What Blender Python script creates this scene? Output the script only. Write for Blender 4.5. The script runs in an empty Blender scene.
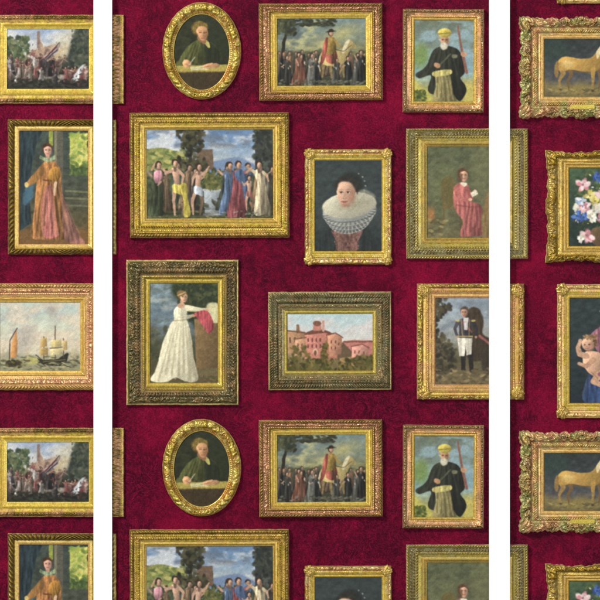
import bpy, math, random
import numpy as np

# ------------------------------------------------------------------ basics
S = 0.004                     # metres per unit (one unit = one pixel of the 600 px photograph)
ZC = 1.60                     # height of the middle of the view above the floor
scene = bpy.context.scene
C = scene.collection

def wx(u): return (u - 300.0) * S
def wz(v): return ZC + (300.0 - v) * S

def lin(c):
    c = np.clip(np.asarray(c, dtype=float) / 255.0, 0, 1)
    return np.where(c <= 0.04045, c / 12.92, ((c + 0.055) / 1.055) ** 2.4)

def vnoise(x, y, seed):
    """smooth value noise in 0..1 on any array of points"""
    xi = np.floor(x).astype(np.int64); yi = np.floor(y).astype(np.int64)
    fx = x - xi; fy = y - yi
    fx = fx * fx * (3 - 2 * fx); fy = fy * fy * (3 - 2 * fy)
    def h(a, b):
        n = (a * 374761393 + b * 668265263 + seed * 1442695041) & 0xffffffff
        n = ((n ^ (n >> 13)) * 1274126177) & 0xffffffff
        n = n ^ (n >> 16)
        return (n & 0xffff) / 65535.0
    a = h(xi, yi); b = h(xi + 1, yi); c = h(xi, yi + 1); d = h(xi + 1, yi + 1)
    return (a * (1 - fx) + b * fx) * (1 - fy) + (c * (1 - fx) + d * fx) * fy

def fbm(x, y, seed, octaves=4):
    t = 0; amp = 0.5; tot = 0
    for i in range(octaves):
        t = t + amp * vnoise(x * 2 ** i, y * 2 ** i, seed + 17 * i); tot += amp; amp *= 0.55
    return t / tot

def sm(a, b, x):
    t = np.clip((x - a) / (b - a), 0, 1)
    return t * t * (3 - 2 * t)

# ------------------------------------------------------------------ mesh helpers
def mesh_from(name, verts, quads, cols=None, smooth=True, tris=None):
    me = bpy.data.meshes.new(name)
    verts = np.asarray(verts, dtype=np.float32)
    quads = np.asarray(quads, dtype=np.int32).reshape(-1, 4)
    nq = len(quads)
    me.vertices.add(len(verts)); me.vertices.foreach_set('co', verts.ravel())
    me.loops.add(nq * 4); me.loops.foreach_set('vertex_index', quads.ravel())
    me.polygons.add(nq)
    me.polygons.foreach_set('loop_start', np.arange(0, nq * 4, 4, dtype=np.int32))
    me.polygons.foreach_set('loop_total', np.full(nq, 4, dtype=np.int32))
    me.update(calc_edges=True)
    me.validate()
    if smooth: me.polygons.foreach_set('use_smooth', np.ones(len(me.polygons), dtype=bool))
    if cols is not None:
        a = me.color_attributes.new('tint', 'FLOAT_COLOR', 'POINT')
        rgba = np.ones((len(verts), 4), dtype=np.float32); rgba[:, :3] = cols
        a.data.foreach_set('color', rgba.ravel())
    return me

def link(name, me, mat, parent=None, loc=None):
    o = bpy.data.objects.new(name, me); C.objects.link(o)
    if mat is not None: me.materials.append(mat)
    if parent is not None: o.parent = parent
    if loc is not None: o.location = loc
    return o

def bevel_box(name, x0, x1, y0, y1, z0, z1, mat, bev=0.0, parent=None):
    import bmesh
    bm = bmesh.new()
    bmesh.ops.create_cube(bm, size=1.0)
    for v in bm.verts:
        v.co.x = x0 if v.co.x < 0 else x1
        v.co.y = y0 if v.co.y < 0 else y1
        v.co.z = z0 if v.co.z < 0 else z1
    if bev > 0:
        bmesh.ops.bevel(bm, geom=bm.edges[:], offset=bev, segments=2, profile=0.5, affect='EDGES')
    me = bpy.data.meshes.new(name); bm.to_mesh(me); bm.free()
    return link(name, me, mat, parent)

# ------------------------------------------------------------------ materials
def new_mat(name):
    m = bpy.data.materials.new(name); m.use_nodes = True
    nt = m.node_tree; nt.nodes.clear()
    out = nt.nodes.new('ShaderNodeOutputMaterial')
    b = nt.nodes.new('ShaderNodeBsdfPrincipled')
    nt.links.new(b.outputs['BSDF'], out.inputs['Surface'])
    return m, nt, b

def N(nt, kind, **kw):
    n = nt.nodes.new(kind)
    for k, v in kw.items():
        if k in n.inputs: n.inputs[k].default_value = v
        else: setattr(n, k, v)
    return n

def mathn(nt, op, a, b=None, c=None):
    n = nt.nodes.new('ShaderNodeMath'); n.operation = op
    for i, v in enumerate((a, b, c)):
        if v is None: continue
        if isinstance(v, (int, float)): n.inputs[i].default_value = v
        else: nt.links.new(v, n.inputs[i])
    return n.outputs[0]

def mixc(nt, fac, a, b, mode='MIX'):
    n = nt.nodes.new('ShaderNodeMix'); n.data_type = 'RGBA'; n.blend_type = mode
    for i, v in ((0, fac), (6, a), (7, b)):
        if hasattr(v, 'links') or hasattr(v, 'is_linked'): nt.links.new(v, n.inputs[i])
        elif i == 0: n.inputs[0].default_value = v
        else: n.inputs[i].default_value = (*v, 1) if len(v) == 3 else v
    return n.outputs[2]

def ramp(nt, fac, stops):
    n = nt.nodes.new('ShaderNodeValToRGB')
    e = n.color_ramp.elements
    while len(e) < len(stops): e.new(0.5)
    for i, (p, c) in enumerate(stops):
        e[i].position = p; e[i].color = (*c, 1)
    nt.links.new(fac, n.inputs['Fac'])
    return n.outputs['Color']

ALB = 0.84    # painted albedo for a pixel value of 1.0

def make_wallpaper():
    m, nt, b = new_mat('crimson_damask_paper')
    tc = N(nt, 'ShaderNodeTexCoord')
    P = tc.outputs['Object']
    def noise(scale, detail=3, rough=0.55, dist=0.0, w=None):
        n = N(nt, 'ShaderNodeTexNoise', Scale=scale, Detail=detail, Roughness=rough, Distortion=dist)
        if w is None: nt.links.new(P, n.inputs['Vector'])
        else:
            mp = N(nt, 'ShaderNodeMapping'); mp.inputs['Location'].default_value = w
            nt.links.new(P, mp.inputs['Vector']); nt.links.new(mp.outputs[0], n.inputs['Vector'])
        return n.outputs['Fac']
    patch = noise(3.4, 3, 0.6, 0.4)
    patch2 = noise(9.0, 4, 0.6, 0.8, (4, 1, 2))
    base = ramp(nt, patch, [(0.32, tuple(lin((46, 2, 19)))), (0.52, tuple(lin((72, 2, 26)))), (0.70, tuple(lin((110, 5, 38))))])
    base = mixc(nt, mathn(nt, 'MULTIPLY', patch2, 0.45), base, tuple(lin((62, 1, 21))))
    # damask scrolls: thin contour lines of a warped field, appearing in patches
    fld = noise(13.0, 2.5, 0.6, 1.6, (1, 0, 7))
    fr = mathn(nt, 'FRACT', mathn(nt, 'MULTIPLY', fld, 11.0))
    d = mathn(nt, 'ABSOLUTE', mathn(nt, 'SUBTRACT', fr, 0.5))
    line = N(nt, 'ShaderNodeMapRange', interpolation_type='SMOOTHSTEP')
    nt.links.new(d, line.inputs['Value'])
    line.inputs['From Min'].default_value = 0.34; line.inputs['From Max'].default_value = 0.0
    mask = N(nt, 'ShaderNodeMapRange', interpolation_type='SMOOTHSTEP')
    nt.links.new(noise(5.0, 2, 0.5, 0.0, (9, 3, 3)), mask.inputs['Value'])
    mask.inputs['From Min'].default_value = 0.16; mask.inputs['From Max'].default_value = 0.66
    lm = mathn(nt, 'MULTIPLY', mathn(nt, 'MULTIPLY', line.outputs[0], mask.outputs[0]), 0.24)
    base = mixc(nt, lm, base, tuple(lin((150, 20, 66))))
    # leafy blotches
    vo = N(nt, 'ShaderNodeTexVoronoi', Scale=24.0, feature='SMOOTH_F1')
    nt.links.new(P, vo.inputs['Vector'])
    bl = N(nt, 'ShaderNodeMapRange', interpolation_type='SMOOTHSTEP')
    nt.links.new(vo.outputs['Distance'], bl.inputs['Value'])
    bl.inputs['From Min'].default_value = 0.42; bl.inputs['From Max'].default_value = 0.12
    bm_ = mathn(nt, 'MULTIPLY', mathn(nt, 'MULTIPLY', bl.outputs[0], noise(11, 2, 0.5, 0, (2, 2, 9))), 0.16)
    base = mixc(nt, bm_, base, tuple(lin((144, 14, 58))))
    # crushed, velvety mottling of the print
    mt = noise(34.0, 5, 0.7, 1.2, (3, 8, 1))
    mm = N(nt, 'ShaderNodeMapRange', interpolation_type='SMOOTHSTEP'); nt.links.new(mt, mm.inputs['Value'])
    mm.inputs['From Min'].default_value = 0.46; mm.inputs['From Max'].default_value = 0.70
    base = mixc(nt, mathn(nt, 'MULTIPLY', mm.outputs[0], 0.34), base, tuple(lin((132, 10, 46))))
    md = N(nt, 'ShaderNodeMapRange', interpolation_type='SMOOTHSTEP'); nt.links.new(mt, md.inputs['Value'])
    md.inputs['From Min'].default_value = 0.48; md.inputs['From Max'].default_value = 0.30
    base = mixc(nt, mathn(nt, 'MULTIPLY', md.outputs[0], 0.4), base, tuple(lin((44, 2, 20))))
    # printed grain
    g = noise(170.0, 2, 0.7)
    gr = N(nt, 'ShaderNodeMapRange'); nt.links.new(g, gr.inputs['Value'])
    gr.inputs['From Min'].default_value = 0.25; gr.inputs['From Max'].default_value = 0.75
    gr.inputs['To Min'].default_value = 0.55; gr.inputs['To Max'].default_value = 1.45
    col = N(nt, 'ShaderNodeVectorMath', operation='SCALE')
    nt.links.new(base, col.inputs[0]); nt.links.new(gr.outputs[0], col.inputs['Scale'])
    g2 = noise(240.0, 1, 0.5, 0, (5, 5, 5))
    sp = N(nt, 'ShaderNodeMapRange'); nt.links.new(g2, sp.inputs['Value'])
    sp.inputs['From Min'].default_value = 0.66; sp.inputs['From Max'].default_value = 0.8
    fin = mixc(nt, mathn(nt, 'MULTIPLY', sp.outputs[0], 0.30), col.outputs[0], tuple(lin((150, 70, 100))))
    nt.links.new(fin, b.inputs['Base Color'])
    b.inputs['Roughness'].default_value = 0.6
    b.inputs['Specular IOR Level'].default_value = 0.05
    bp = N(nt, 'ShaderNodeBump', Strength=0.35, Distance=0.0012)
    nt.links.new(mathn(nt, 'ADD', g, mathn(nt, 'MULTIPLY', line.outputs[0], 0.3)), bp.inputs['Height'])
    nt.links.new(bp.outputs[0], b.inputs['Normal'])
    return m

def make_tinted(name, metallic, rough, grain_scale, grain_amp, bump, spec=0.5, weave=False):
    m, nt, b = new_mat(name)
    at = N(nt, 'ShaderNodeAttribute', attribute_name='tint')
    tc = N(nt, 'ShaderNodeTexCoord')
    n = N(nt, 'ShaderNodeTexNoise', Scale=grain_scale, Detail=2.0, Roughness=0.65)
    nt.links.new(tc.outputs['Object'], n.inputs['Vector'])
    mr = N(nt, 'ShaderNodeMapRange'); nt.links.new(n.outputs['Fac'], mr.inputs['Value'])
    mr.inputs['From Min'].default_value = 0.25; mr.inputs['From Max'].default_value = 0.75
    mr.inputs['To Min'].default_value = 1 - grain_amp; mr.inputs['To Max'].default_value = 1 + grain_amp
    sc = N(nt, 'ShaderNodeVectorMath', operation='SCALE')
    nt.links.new(at.outputs['Color'], sc.inputs[0]); nt.links.new(mr.outputs[0], sc.inputs['Scale'])
    nt.links.new(sc.outputs[0], b.inputs['Base Color'])
    b.inputs['Metallic'].default_value = metallic
    b.inputs['Specular IOR Level'].default_value = spec
    n2 = N(nt, 'ShaderNodeTexNoise', Scale=grain_scale * 0.22, Detail=3.0)
    nt.links.new(tc.outputs['Object'], n2.inputs['Vector'])
    rr = N(nt, 'ShaderNodeMapRange'); nt.links.new(n2.outputs['Fac'], rr.inputs['Value'])
    rr.inputs['To Min'].default_value = rough - 0.15; rr.inputs['To Max'].default_value = rough + 0.15
    nt.links.new(rr.outputs[0], b.inputs['Roughness'])
    bp = N(nt, 'ShaderNodeBump', Strength=bump, Distance=0.001)
    hsrc = n.outputs['Fac']
    if weave:
        w1 = N(nt, 'ShaderNodeTexWave', Scale=95.0, bands_direction='X', Distortion=0.6)
        w2 = N(nt, 'ShaderNodeTexWave', Scale=95.0, bands_direction='Z', Distortion=0.6)
        for w in (w1, w2): nt.links.new(tc.outputs['Object'], w.inputs['Vector'])
        hsrc = mathn(nt, 'ADD', n.outputs['Fac'], mathn(nt, 'MULTIPLY', mathn(nt, 'ADD', w1.outputs['Fac'], w2.outputs['Fac']), 0.25))
    nt.links.new(hsrc, bp.inputs['Height'])
    nt.links.new(bp.outputs[0], b.inputs['Normal'])
    return m

M_PAPER = make_wallpaper()
M_GILT = make_tinted('aged_gilding', 0.48, 0.36, 210.0, 0.26, 0.4)
M_CANVAS = make_tinted('oil_on_canvas', 0.0, 0.50, 330.0, 0.22, 0.15, 0.12, weave=True)

def make_white(name, col, rough):
    m, nt, b = new_mat(name)
    tc = N(nt, 'ShaderNodeTexCoord')
    n = N(nt, 'ShaderNodeTexNoise', Scale=60.0, Detail=4.0)
    nt.links.new(tc.outputs['Object'], n.inputs['Vector'])
    c = ramp(nt, n.outputs['Fac'], [(0.3, tuple(x * 0.98 for x in col)), (0.7, col)])
    nt.links.new(c, b.inputs['Base Color'])
    b.inputs['Roughness'].default_value = rough
    bp = N(nt, 'ShaderNodeBump', Strength=0.05, Distance=0.001)
    nt.links.new(n.outputs['Fac'], bp.inputs['Height']); nt.links.new(bp.outputs[0], b.inputs['Normal'])
    return m
M_WHITE = make_white('white_gloss_paint', (0.93, 0.93, 0.93), 0.5)
M_PLASTER = make_white('white_plaster', (0.85, 0.85, 0.84), 0.8)

# ------------------------------------------------------------------ painter (pictures become coloured grids)
R = 2.0
class Pic:
    def __init__(s, w, h, seed):
        s.w, s.h, s.seed = w, h, seed
        s.nx = int(round(w * R)) + 1; s.ny = int(round(h * R)) + 1
        xs = np.linspace(0, w, s.nx); ys = np.linspace(0, h, s.ny)
        s.X, s.Y = np.meshgrid(xs, ys)
        # brushy coordinates: edges wobble like paint
        s.Xw = s.X + (fbm(s.X * 0.35, s.Y * 0.35, seed + 5, 3) - 0.5) * 0.8
        s.Yw = s.Y + (fbm(s.X * 0.35 + 40, s.Y * 0.35, seed + 9, 3) - 0.5) * 0.8
        s.im = np.zeros((s.ny, s.nx, 3))
        s.rng = random.Random(seed)
    def put(s, mask, col, var=0.10, vs=0.5):
        col = np.asarray(col, float)
        n = (fbm(s.X * vs, s.Y * vs, s.seed + int(col.sum()) % 97, 3) - 0.5) * 2
        c = col[None, None, :] * (1 + var * n[..., None] * 1.6)
        s.im = s.im * (1 - mask[..., None]) + c * mask[..., None]
    def vgrad(s, stops, var=0.08, vs=0.2):
        ys = [p * s.h for p, c in stops]; cs = np.array([c for p, c in stops], float)
        yy = s.Y + (fbm(s.X * 0.08, s.Y * 0.12, s.seed + 3, 3) - 0.5) * s.h * 0.15
        g = np.stack([np.interp(yy, ys, cs[:, k]) for k in range(3)], -1)
        n = (fbm(s.X * vs, s.Y * vs * 1.6, s.seed + 1, 4) - 0.5) * 2
        s.im = g * (1 + var * 1.6 * n[..., None])
    def clouds(s, y0, y1, col, amt, fx=0.06, fy=0.12, thr=0.5, seed=0):
        n = fbm(s.X * fx, s.Y * fy, s.seed + 31 + seed, 5)
        m = sm(thr - 0.08, thr + 0.16, n) * sm(y0 - 3, y0 + 4, s.Y) * (1 - sm(y1 - 5, y1 + 2, s.Y)) * amt
        s.put(m, col, 0.06)
    def ell(s, cx, cy, rx, ry, col, rot=0, soft=0.5, op=1.0, var=0.10, lit=0.0):
        c, q = math.cos(math.radians(rot)), math.sin(math.radians(rot))
        dx, dy = s.Xw - cx, s.Yw - cy
        a = (dx * c + dy * q) / rx; b = (-dx * q + dy * c) / ry
        d = np.sqrt(a * a + b * b)
        e = soft / min(rx, ry)
        m = (1 - sm(1 - e, 1 + e, d)) * op
        if lit:
            k = np.clip(1 + lit * (-(s.X - cx) / rx * 0.7 - (s.Y - cy) / ry * 0.7), 0.35, 1.7)
            c0 = np.asarray(col, float)[None, None, :] * k[..., None]
            n = (fbm(s.X * 0.6, s.Y * 0.6, s.seed + 77, 2) - 0.5) * 2
            c0 = c0 * (1 + var * n[..., None])
            s.im = s.im * (1 - m[..., None]) + c0 * m[..., None]
        else: s.put(m, col, var)
    def poly(s, pts, col, soft=0.45, op=1.0, var=0.12, curve=True, fold=0.0, lit=0.0, foldang=0.0):
        p = np.asarray(pts, float)
        if curve:
            n = len(p); out = []
            for i in range(n):
                a, b, c, d = p[i - 1], p[i], p[(i + 1) % n], p[(i + 2) % n]
                for t in (0, .25, .5, .75):
                    out.append(0.5 * (2 * b + (c - a) * t + (2 * a - 5 * b + 4 * c - d) * t * t + (3 * b - a - 3 * c + d) * t ** 3))
            p = np.array(out)
        X, Y = s.Xw, s.Yw
        ins = np.zeros(X.shape, bool); dist = np.full(X.shape, 1e9)
        for i in range(len(p)):
            x1, y1 = p[i]; x2, y2 = p[(i + 1) % len(p)]
            if y1 != y2:
                cr = ((y1 > Y) != (y2 > Y)) & (X < (x2 - x1) * (Y - y1) / (y2 - y1) + x1)
                ins ^= cr
            L = (x2 - x1) ** 2 + (y2 - y1) ** 2 + 1e-9
            t = np.clip(((X - x1) * (x2 - x1) + (Y - y1) * (y2 - y1)) / L, 0, 1)
            dist = np.minimum(dist, (X - x1 - t * (x2 - x1)) ** 2 + (Y - y1 - t * (y2 - y1)) ** 2)
        sd = np.sqrt(dist) * np.where(ins, -1, 1)
        m = (1 - sm(-soft, soft, sd)) * op
        k = np.ones(X.shape)
        cx, cy = p.mean(0); rx = max(1, np.ptp(p[:, 0]) / 2); ry = max(1, np.ptp(p[:, 1]) / 2)
        if lit: k = k * np.clip(1 - lit * ((s.X - cx) / rx * 0.8 + (s.Y - cy) / ry * 0.35), 0.4, 1.6)
        if fold:
            f = fbm(s.X * 0.55 + s.Y * foldang, s.Y * 0.07, s.seed + 13, 3)
            k = k * (1 + fold * 2.4 * (f - 0.5))
        n = (fbm(s.X * 0.5, s.Y * 0.5, s.seed + 51, 3) - 0.5) * 2
        c0 = np.asarray(col, float)[None, None, :] * (k * (1 + var * n))[..., None]
        s.im = s.im * (1 - m[..., None]) + c0 * m[..., None]
    def stroke(s, pts, w, col, op=1.0, soft=0.4, var=0.1):
        X, Y = s.Xw, s.Yw
        best = np.full(X.shape, 1e9)
        ws = w if isinstance(w, (list, tuple)) else [w] * len(pts)
        for i in range(len(pts) - 1):
            x1, y1 = pts[i]; x2, y2 = pts[i + 1]
            x0b, x1b = min(x1, x2) - 6, max(x1, x2) + 6
            L = (x2 - x1) ** 2 + (y2 - y1) ** 2 + 1e-9
            t = np.clip(((X - x1) * (x2 - x1) + (Y - y1) * (y2 - y1)) / L, 0, 1)
            d = np.sqrt((X - x1 - t * (x2 - x1)) ** 2 + (Y - y1 - t * (y2 - y1)) ** 2) - (ws[i] + (ws[i + 1] - ws[i]) * t) / 2
            best = np.minimum(best, d)
        m = (1 - sm(-soft, soft, best)) * op
        s.put(m, col, var)
    def daubs(s, n, x0, x1, y0, y1, pal, r=(0.6, 1.6), ang=None, asp=2.0, op=0.85, within=None):
        for i in range(n):
            x = s.rng.uniform(x0, x1); y = s.rng.uniform(y0, y1)
            if within and not within(x, y): continue
            rr = s.rng.uniform(*r); a = s.rng.uniform(0, 180) if ang is None else ang + s.rng.uniform(-25, 25)
            col = s.rng.choice(pal)
            # small local window keeps this quick
            i0 = max(0, int((y - rr * asp - 2) * R)); i1 = min(s.ny, int((y + rr * asp + 2) * R) + 1)
            j0 = max(0, int((x - rr * asp - 2) * R)); j1 = min(s.nx, int((x + rr * asp + 2) * R) + 1)
            if i1 <= i0 or j1 <= j0: continue
            c, q = math.cos(math.radians(a)), math.sin(math.radians(a))
            dx = s.Xw[i0:i1, j0:j1] - x; dy = s.Yw[i0:i1, j0:j1] - y
            d = np.sqrt(((dx * c + dy * q) / (rr * asp)) ** 2 + ((-dx * q + dy * c) / rr) ** 2)
            m = ((1 - sm(0.6, 1.25, d)) * op)[..., None]
            cc = np.asarray(col, float) * s.rng.uniform(0.85, 1.15)
            s.im[i0:i1, j0:j1] = s.im[i0:i1, j0:j1] * (1 - m) + cc * m
    def finish(s, sat=1.0, gain=0.95, blur=0.65):
        n = (fbm(s.X * 0.9, s.Y * 0.9, s.seed + 91, 2) - 0.5) * 2
        st = (fbm(s.X * 0.55 + s.Y * 0.5, s.Y * 0.16 - s.X * 0.1, s.seed + 95, 3) - 0.5) * 2      # brush drag
        im = s.im * (1 + 0.05 * n + 0.08 * st)[..., None] * gain
        k = np.exp(-0.5 * (np.arange(-3, 4) / blur) ** 2); k /= k.sum()
        pad = np.pad(im, ((3, 3), (3, 3), (0, 0)), mode='edge')
        b = sum(k[i] * pad[i:i + im.shape[0]] for i in range(7)); b = sum(k[i] * b[:, i:i + im.shape[1]] for i in range(7))
        g = b.mean(-1, keepdims=True)
        return np.clip(g + (b - g) * sat * 0.82, 3, 246)

SK = (214, 164, 132)
def face(p, x, y, r, hair, skin=SK, turn=0.0):
    """small painted head: hair, face with a shaded side, eyes, nose, mouth"""
    p.ell(x - turn * r * 0.1, y - r * 0.32, r * 0.98, r * 1.0, hair, var=0.2, soft=0.7)
    fx = x + turn * r * 0.45
    p.poly([(x + turn * r * 0.3 - r * 0.70, y - r * 0.35), (x + turn * r * 0.3 - r * 0.62, y + r * 0.45), (fx - r * 0.22, y + r * 1.1), (fx + r * 0.25, y + r * 1.1), (x + turn * r * 0.3 + r * 0.64, y + r * 0.45), (x + turn * r * 0.3 + r * 0.70, y - r * 0.35), (fx, y - r * 0.72)], skin, lit=0.22, var=0.05)
    p.ell(x + turn * r * 0.2 + r * 0.5, y + r * 0.3, r * 0.32, r * 0.7, tuple(c * 0.66 for c in skin), soft=r * 0.25, op=0.6)
    if r > 2.2:
        d = tuple(c * 0.36 for c in skin)
        for sx in (-1, 1):
            p.ell(fx + sx * r * 0.31, y - r * 0.02, r * 0.19, r * 0.11, d, soft=0.3, op=0.85)
            p.ell(fx + sx * r * 0.31, y - r * 0.16, r * 0.24, r * 0.10, tuple(c * 0.68 for c in skin), soft=0.5, op=0.6)
        p.stroke([(fx + r * 0.06, y), (fx + r * 0.13, y + r * 0.40)], r * 0.14, tuple(c * 0.66 for c in skin), op=0.7)
        p.stroke([(fx - r * 0.2, y + r * 0.68), (fx + r * 0.22, y + r * 0.68)], r * 0.15, (158, 72, 66), op=0.8)

def fig(p, x, foot, h, cloth, hair=(62, 46, 34), skin=(196, 150, 118), arm=None, wide=0.20, kind='robe', dx=0.0, sleeve=None):
    """generic small figure: dx shifts the head and shoulders; kind robe or bare (draped at the hips)"""
    r = h * 0.064; hx = x + dx * h; hy = foot - h + r; sh = hy + r * 1.75; hip = foot - h * 0.5; xm = (x + hx) / 2
    W = wide * h
    dk = tuple(c * 0.55 for c in cloth); sk2 = tuple(c * 0.62 for c in skin)
    p.ell(x + W * 0.7, foot - 0.4, W * 1.3, h * 0.028, (34, 34, 26), soft=1.2, op=0.6)
    if kind == 'bare':
        for sg, kx in ((-1, -0.04), (1, 0.06)):
            p.stroke([(xm + sg * W * 0.25, hip), (x + sg * W * 0.35 + kx * h, foot - h * 0.26), (x + sg * W * 0.5, foot)], [h * 0.085, h * 0.06, h * 0.034], skin if sg < 0 else sk2)
        p.poly([(hx - W * 0.5, sh), (hx, sh - r * 0.4), (hx + W * 0.5, sh), (xm + W * 0.36, hip - h * 0.12), (xm + W * 0.42, hip + h * 0.02), (xm - W * 0.42, hip + h * 0.02), (xm - W * 0.34, hip - h * 0.12)], skin, lit=0.4)
        p.poly([(xm - W * 0.5, hip - h * 0.05), (xm + W * 0.55, hip - h * 0.02), (xm + W * 0.7, hip + h * 0.14), (xm + W * 0.1, hip + h * 0.12), (xm - W * 0.5, hip + h * 0.08)], cloth, fold=0.5, lit=0.3)
    else:
        p.poly([(x - W, foot), (xm - W * 0.6, hip + h * 0.08), (xm - W * 0.46, hip - h * 0.1), (hx - W * 0.58, sh + h * 0.03), (hx, sh - r * 0.5), (hx + W * 0.58, sh + h * 0.03),
                (xm + W * 0.46, hip - h * 0.1), (xm + W * 0.62, hip + h * 0.08), (x + W * 0.9, foot - 0.5), (x, foot + 0.6)], cloth, fold=0.6, lit=0.42)
        p.stroke([(hx + W * 0.42, sh + h * 0.05), (xm + W * 0.3, hip), (x + W * 0.6, foot - 1)], [h * .03, h * .06, h * .08], dk, op=0.45, soft=1.2)
        p.stroke([(hx - W * 0.1, sh + h * 0.1), (xm - W * 0.05, hip + h * 0.1), (x - W * 0.2, foot - 1)], [h * .01, h * .025, h * .03], dk, op=0.5, soft=0.7)
    sc = sleeve or (skin if kind == 'bare' else tuple(c * 1.06 for c in cloth))
    for ex, ey, hx2, hy2 in (arm or []):
        sx = hx + (W * 0.48 if ex > 0 else -W * 0.48)
        p.stroke([(sx, sh + h * 0.03), (hx + ex * h, sh + ey * h)], [h * .062, h * .05], sc)
        p.stroke([(hx + ex * h, sh + ey * h), (hx + hx2 * h, sh + hy2 * h)], [h * .045, h * .03], skin)
    p.stroke([(hx, hy), (hx, sh + r * 0.3)], r * 0.9, sk2)
    p.ell(hx - r * 0.1, hy - r * 0.3, r * 0.95, r * 0.95, hair, var=0.2)
    p.ell(hx + r * 0.12, hy + r * 0.22, r * 0.66, r * 0.92, skin, lit=0.35)
    p.ell(hx + r * 0.5, hy + r * 0.3, r * 0.3, r * 0.6, sk2, soft=0.5, op=0.6)

def folds(p, top, bot, n, dark, light, w=(0.6, 1.8), op=0.4):
    """painted drapery folds running from a waist line to a hem line"""
    (ax, ay), (bx, by) = top; (cx, cy), (dx, dy) = bot
    for i in range(n):
        t = (i + 0.5 + p.rng.uniform(-.25, .25)) / n
        x0, y0 = ax + (bx - ax) * t, ay + (by - ay) * t; x1, y1 = cx + (dx - cx) * t, cy + (dy - cy) * t
        k = p.rng.uniform(0.65, 1.0); sway = p.rng.uniform(-1, 1)
        xm, ym = (x0 + x1) / 2 + sway, (y0 + y1) / 2
        p.stroke([(x0, y0), (xm, ym), (x0 + (x1 - x0) * k, y0 + (y1 - y0) * k)], [w[0], w[0] + (w[1] - w[0]) * .6, w[1]], dark if i % 2 else light, op=op, soft=0.9)

def pic_battle(w, h):
    p = Pic(w, h, 11)
    p.vgrad([(0, (150, 170, 200)), (0.3, (176, 182, 178)), (0.45, (120, 120, 92)), (0.62, (58, 58, 44)), (1, (44, 48, 38))])
    p.clouds(0, 30, (206, 206, 200), 0.8)
    p.daubs(190, 0, 22, 8, 32, [(66, 84, 52), (90, 104, 66), (120, 122, 84), (56, 70, 52)], (0.8, 2.2), asp=1.4)
    p.poly([(24, 22), (30, 20), (30, 12), (34, 11), (35, 19), (48, 15), (54, 16), (53, 30), (24, 32)], (170, 138, 112), curve=False, var=0.25)
    p.stroke([(31.5, 4), (31.5, 20)], 3.0, (140, 116, 104))
    p.daubs(30, 25, 52, 14, 30, [(120, 96, 84), (196, 160, 128)], (0.5, 1.1), ang=90)
    # smoke and dark trees on the right
    p.ell(60, 14, 10, 16, (196, 190, 166), rot=35, soft=6, op=0.9)
    p.ell(52, 24, 12, 6, (196, 174, 126), rot=-35, soft=4, op=0.7)
    p.poly([(60, 26), (66, 8), (70, 0), (84, 0), (84, 62), (52, 60)], (62, 70, 60), soft=3, var=0.3)
    p.daubs(150, 64, 82, 0, 40, [(46, 56, 46), (76, 84, 66), (96, 98, 80)], (0.8, 2.0), asp=1.5, op=0.7)
    p.daubs(240, 2, 80, 38, 58, [(46, 40, 34), (70, 58, 46), (60, 66, 50), (34, 34, 32)], (0.8, 2.0))
    # melee: banner, fallen horses, small soldiers with pikes
    for k in range(26):
        x = p.rng.uniform(2, 62); y = p.rng.uniform(40, 52); a = p.rng.uniform(-3, 3)
        p.stroke([(x, y), (x + a + 2, y - p.rng.uniform(9, 15))], 0.4, (66, 54, 44), op=0.7)
    for bx, by, sg in ((12, 45, 1), (30, 44, -1), (42, 47, 1), (56, 48, -1)):
        c = p.rng.choice([(70, 58, 48), (96, 82, 68), (150, 138, 124), (58, 50, 44)])
        p.ell(bx, by, 5.5, 2.8, c, rot=-12 * sg, lit=0.4); p.stroke([(bx + 4 * sg, by - 1), (bx + 6.4 * sg, by - 4.5), (bx + 8.4 * sg, by - 3.6)], [3, 2, 1.2], c)
        for q in (-3.5, -1.5, 2.5, 4): p.stroke([(bx + q, by + 1), (bx + q + sg, by + 6)], 0.9, tuple(v * .7 for v in c))
    p.poly([(30, 34), (40, 25), (51, 15.5), (53, 16.5), (48, 26), (40, 31), (33, 37)], (176, 160, 146), var=0.2, fold=0.3)
    p.stroke([(33, 35), (52, 14)], 0.8, (60, 40, 34)); p.stroke([(36, 31), (49, 18.5)], 1.4, (96, 50, 58)); p.stroke([(39, 30.5), (50, 21)], 1.1, (48, 48, 62))
    p.poly([(8, 42), (16, 34), (27, 30), (28, 33), (20, 38), (12, 44)], (120, 66, 66), var=0.25, fold=0.4); p.stroke([(6, 46), (29, 29)], 0.8, (52, 40, 34))
    for k in range(44):
        x = p.rng.uniform(3, 50) if k < 34 else p.rng.uniform(54, 78); y = 40 + k * 0.3 * (1 if k < 34 else 0.9) + p.rng.uniform(0, 6)
        y = min(y, 57); y -= max(0, 8 - abs(x - 32) * 0.4) if k < 20 else 0
        fig(p, x, y, p.rng.uniform(12, 19), p.rng.choice([(128, 74, 70), (150, 120, 108), (74, 70, 72), (104, 92, 80), (58, 54, 54), (166, 158, 150), (96, 66, 60)]), (56, 46, 40), (180, 138, 112), wide=0.24,
            dx=p.rng.uniform(-.6, .6), arm=[(p.rng.choice([-.2, .2]), p.rng.uniform(-.1, .15), p.rng.uniform(-.35, .35), p.rng.uniform(-.25, .25))])
    p.poly([(64, 51), (68, 44), (72, 38.5), (75.6, 35), (76.6, 37), (73, 44), (70, 51)], (176, 178, 178), var=0.2, fold=0.4)
    p.daubs(120, 2, 80, 36, 56, [(150, 132, 120), (66, 60, 54), (120, 82, 76), (44, 42, 38), (90, 84, 72)], (0.4, 0.9), ang=-40, op=0.7)
    p.daubs(140, 0, 81, 50, 60, [(44, 44, 36), (60, 58, 46), (36, 36, 32)], (0.6, 1.6), ang=0, op=0.8)
    return p.finish()

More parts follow.
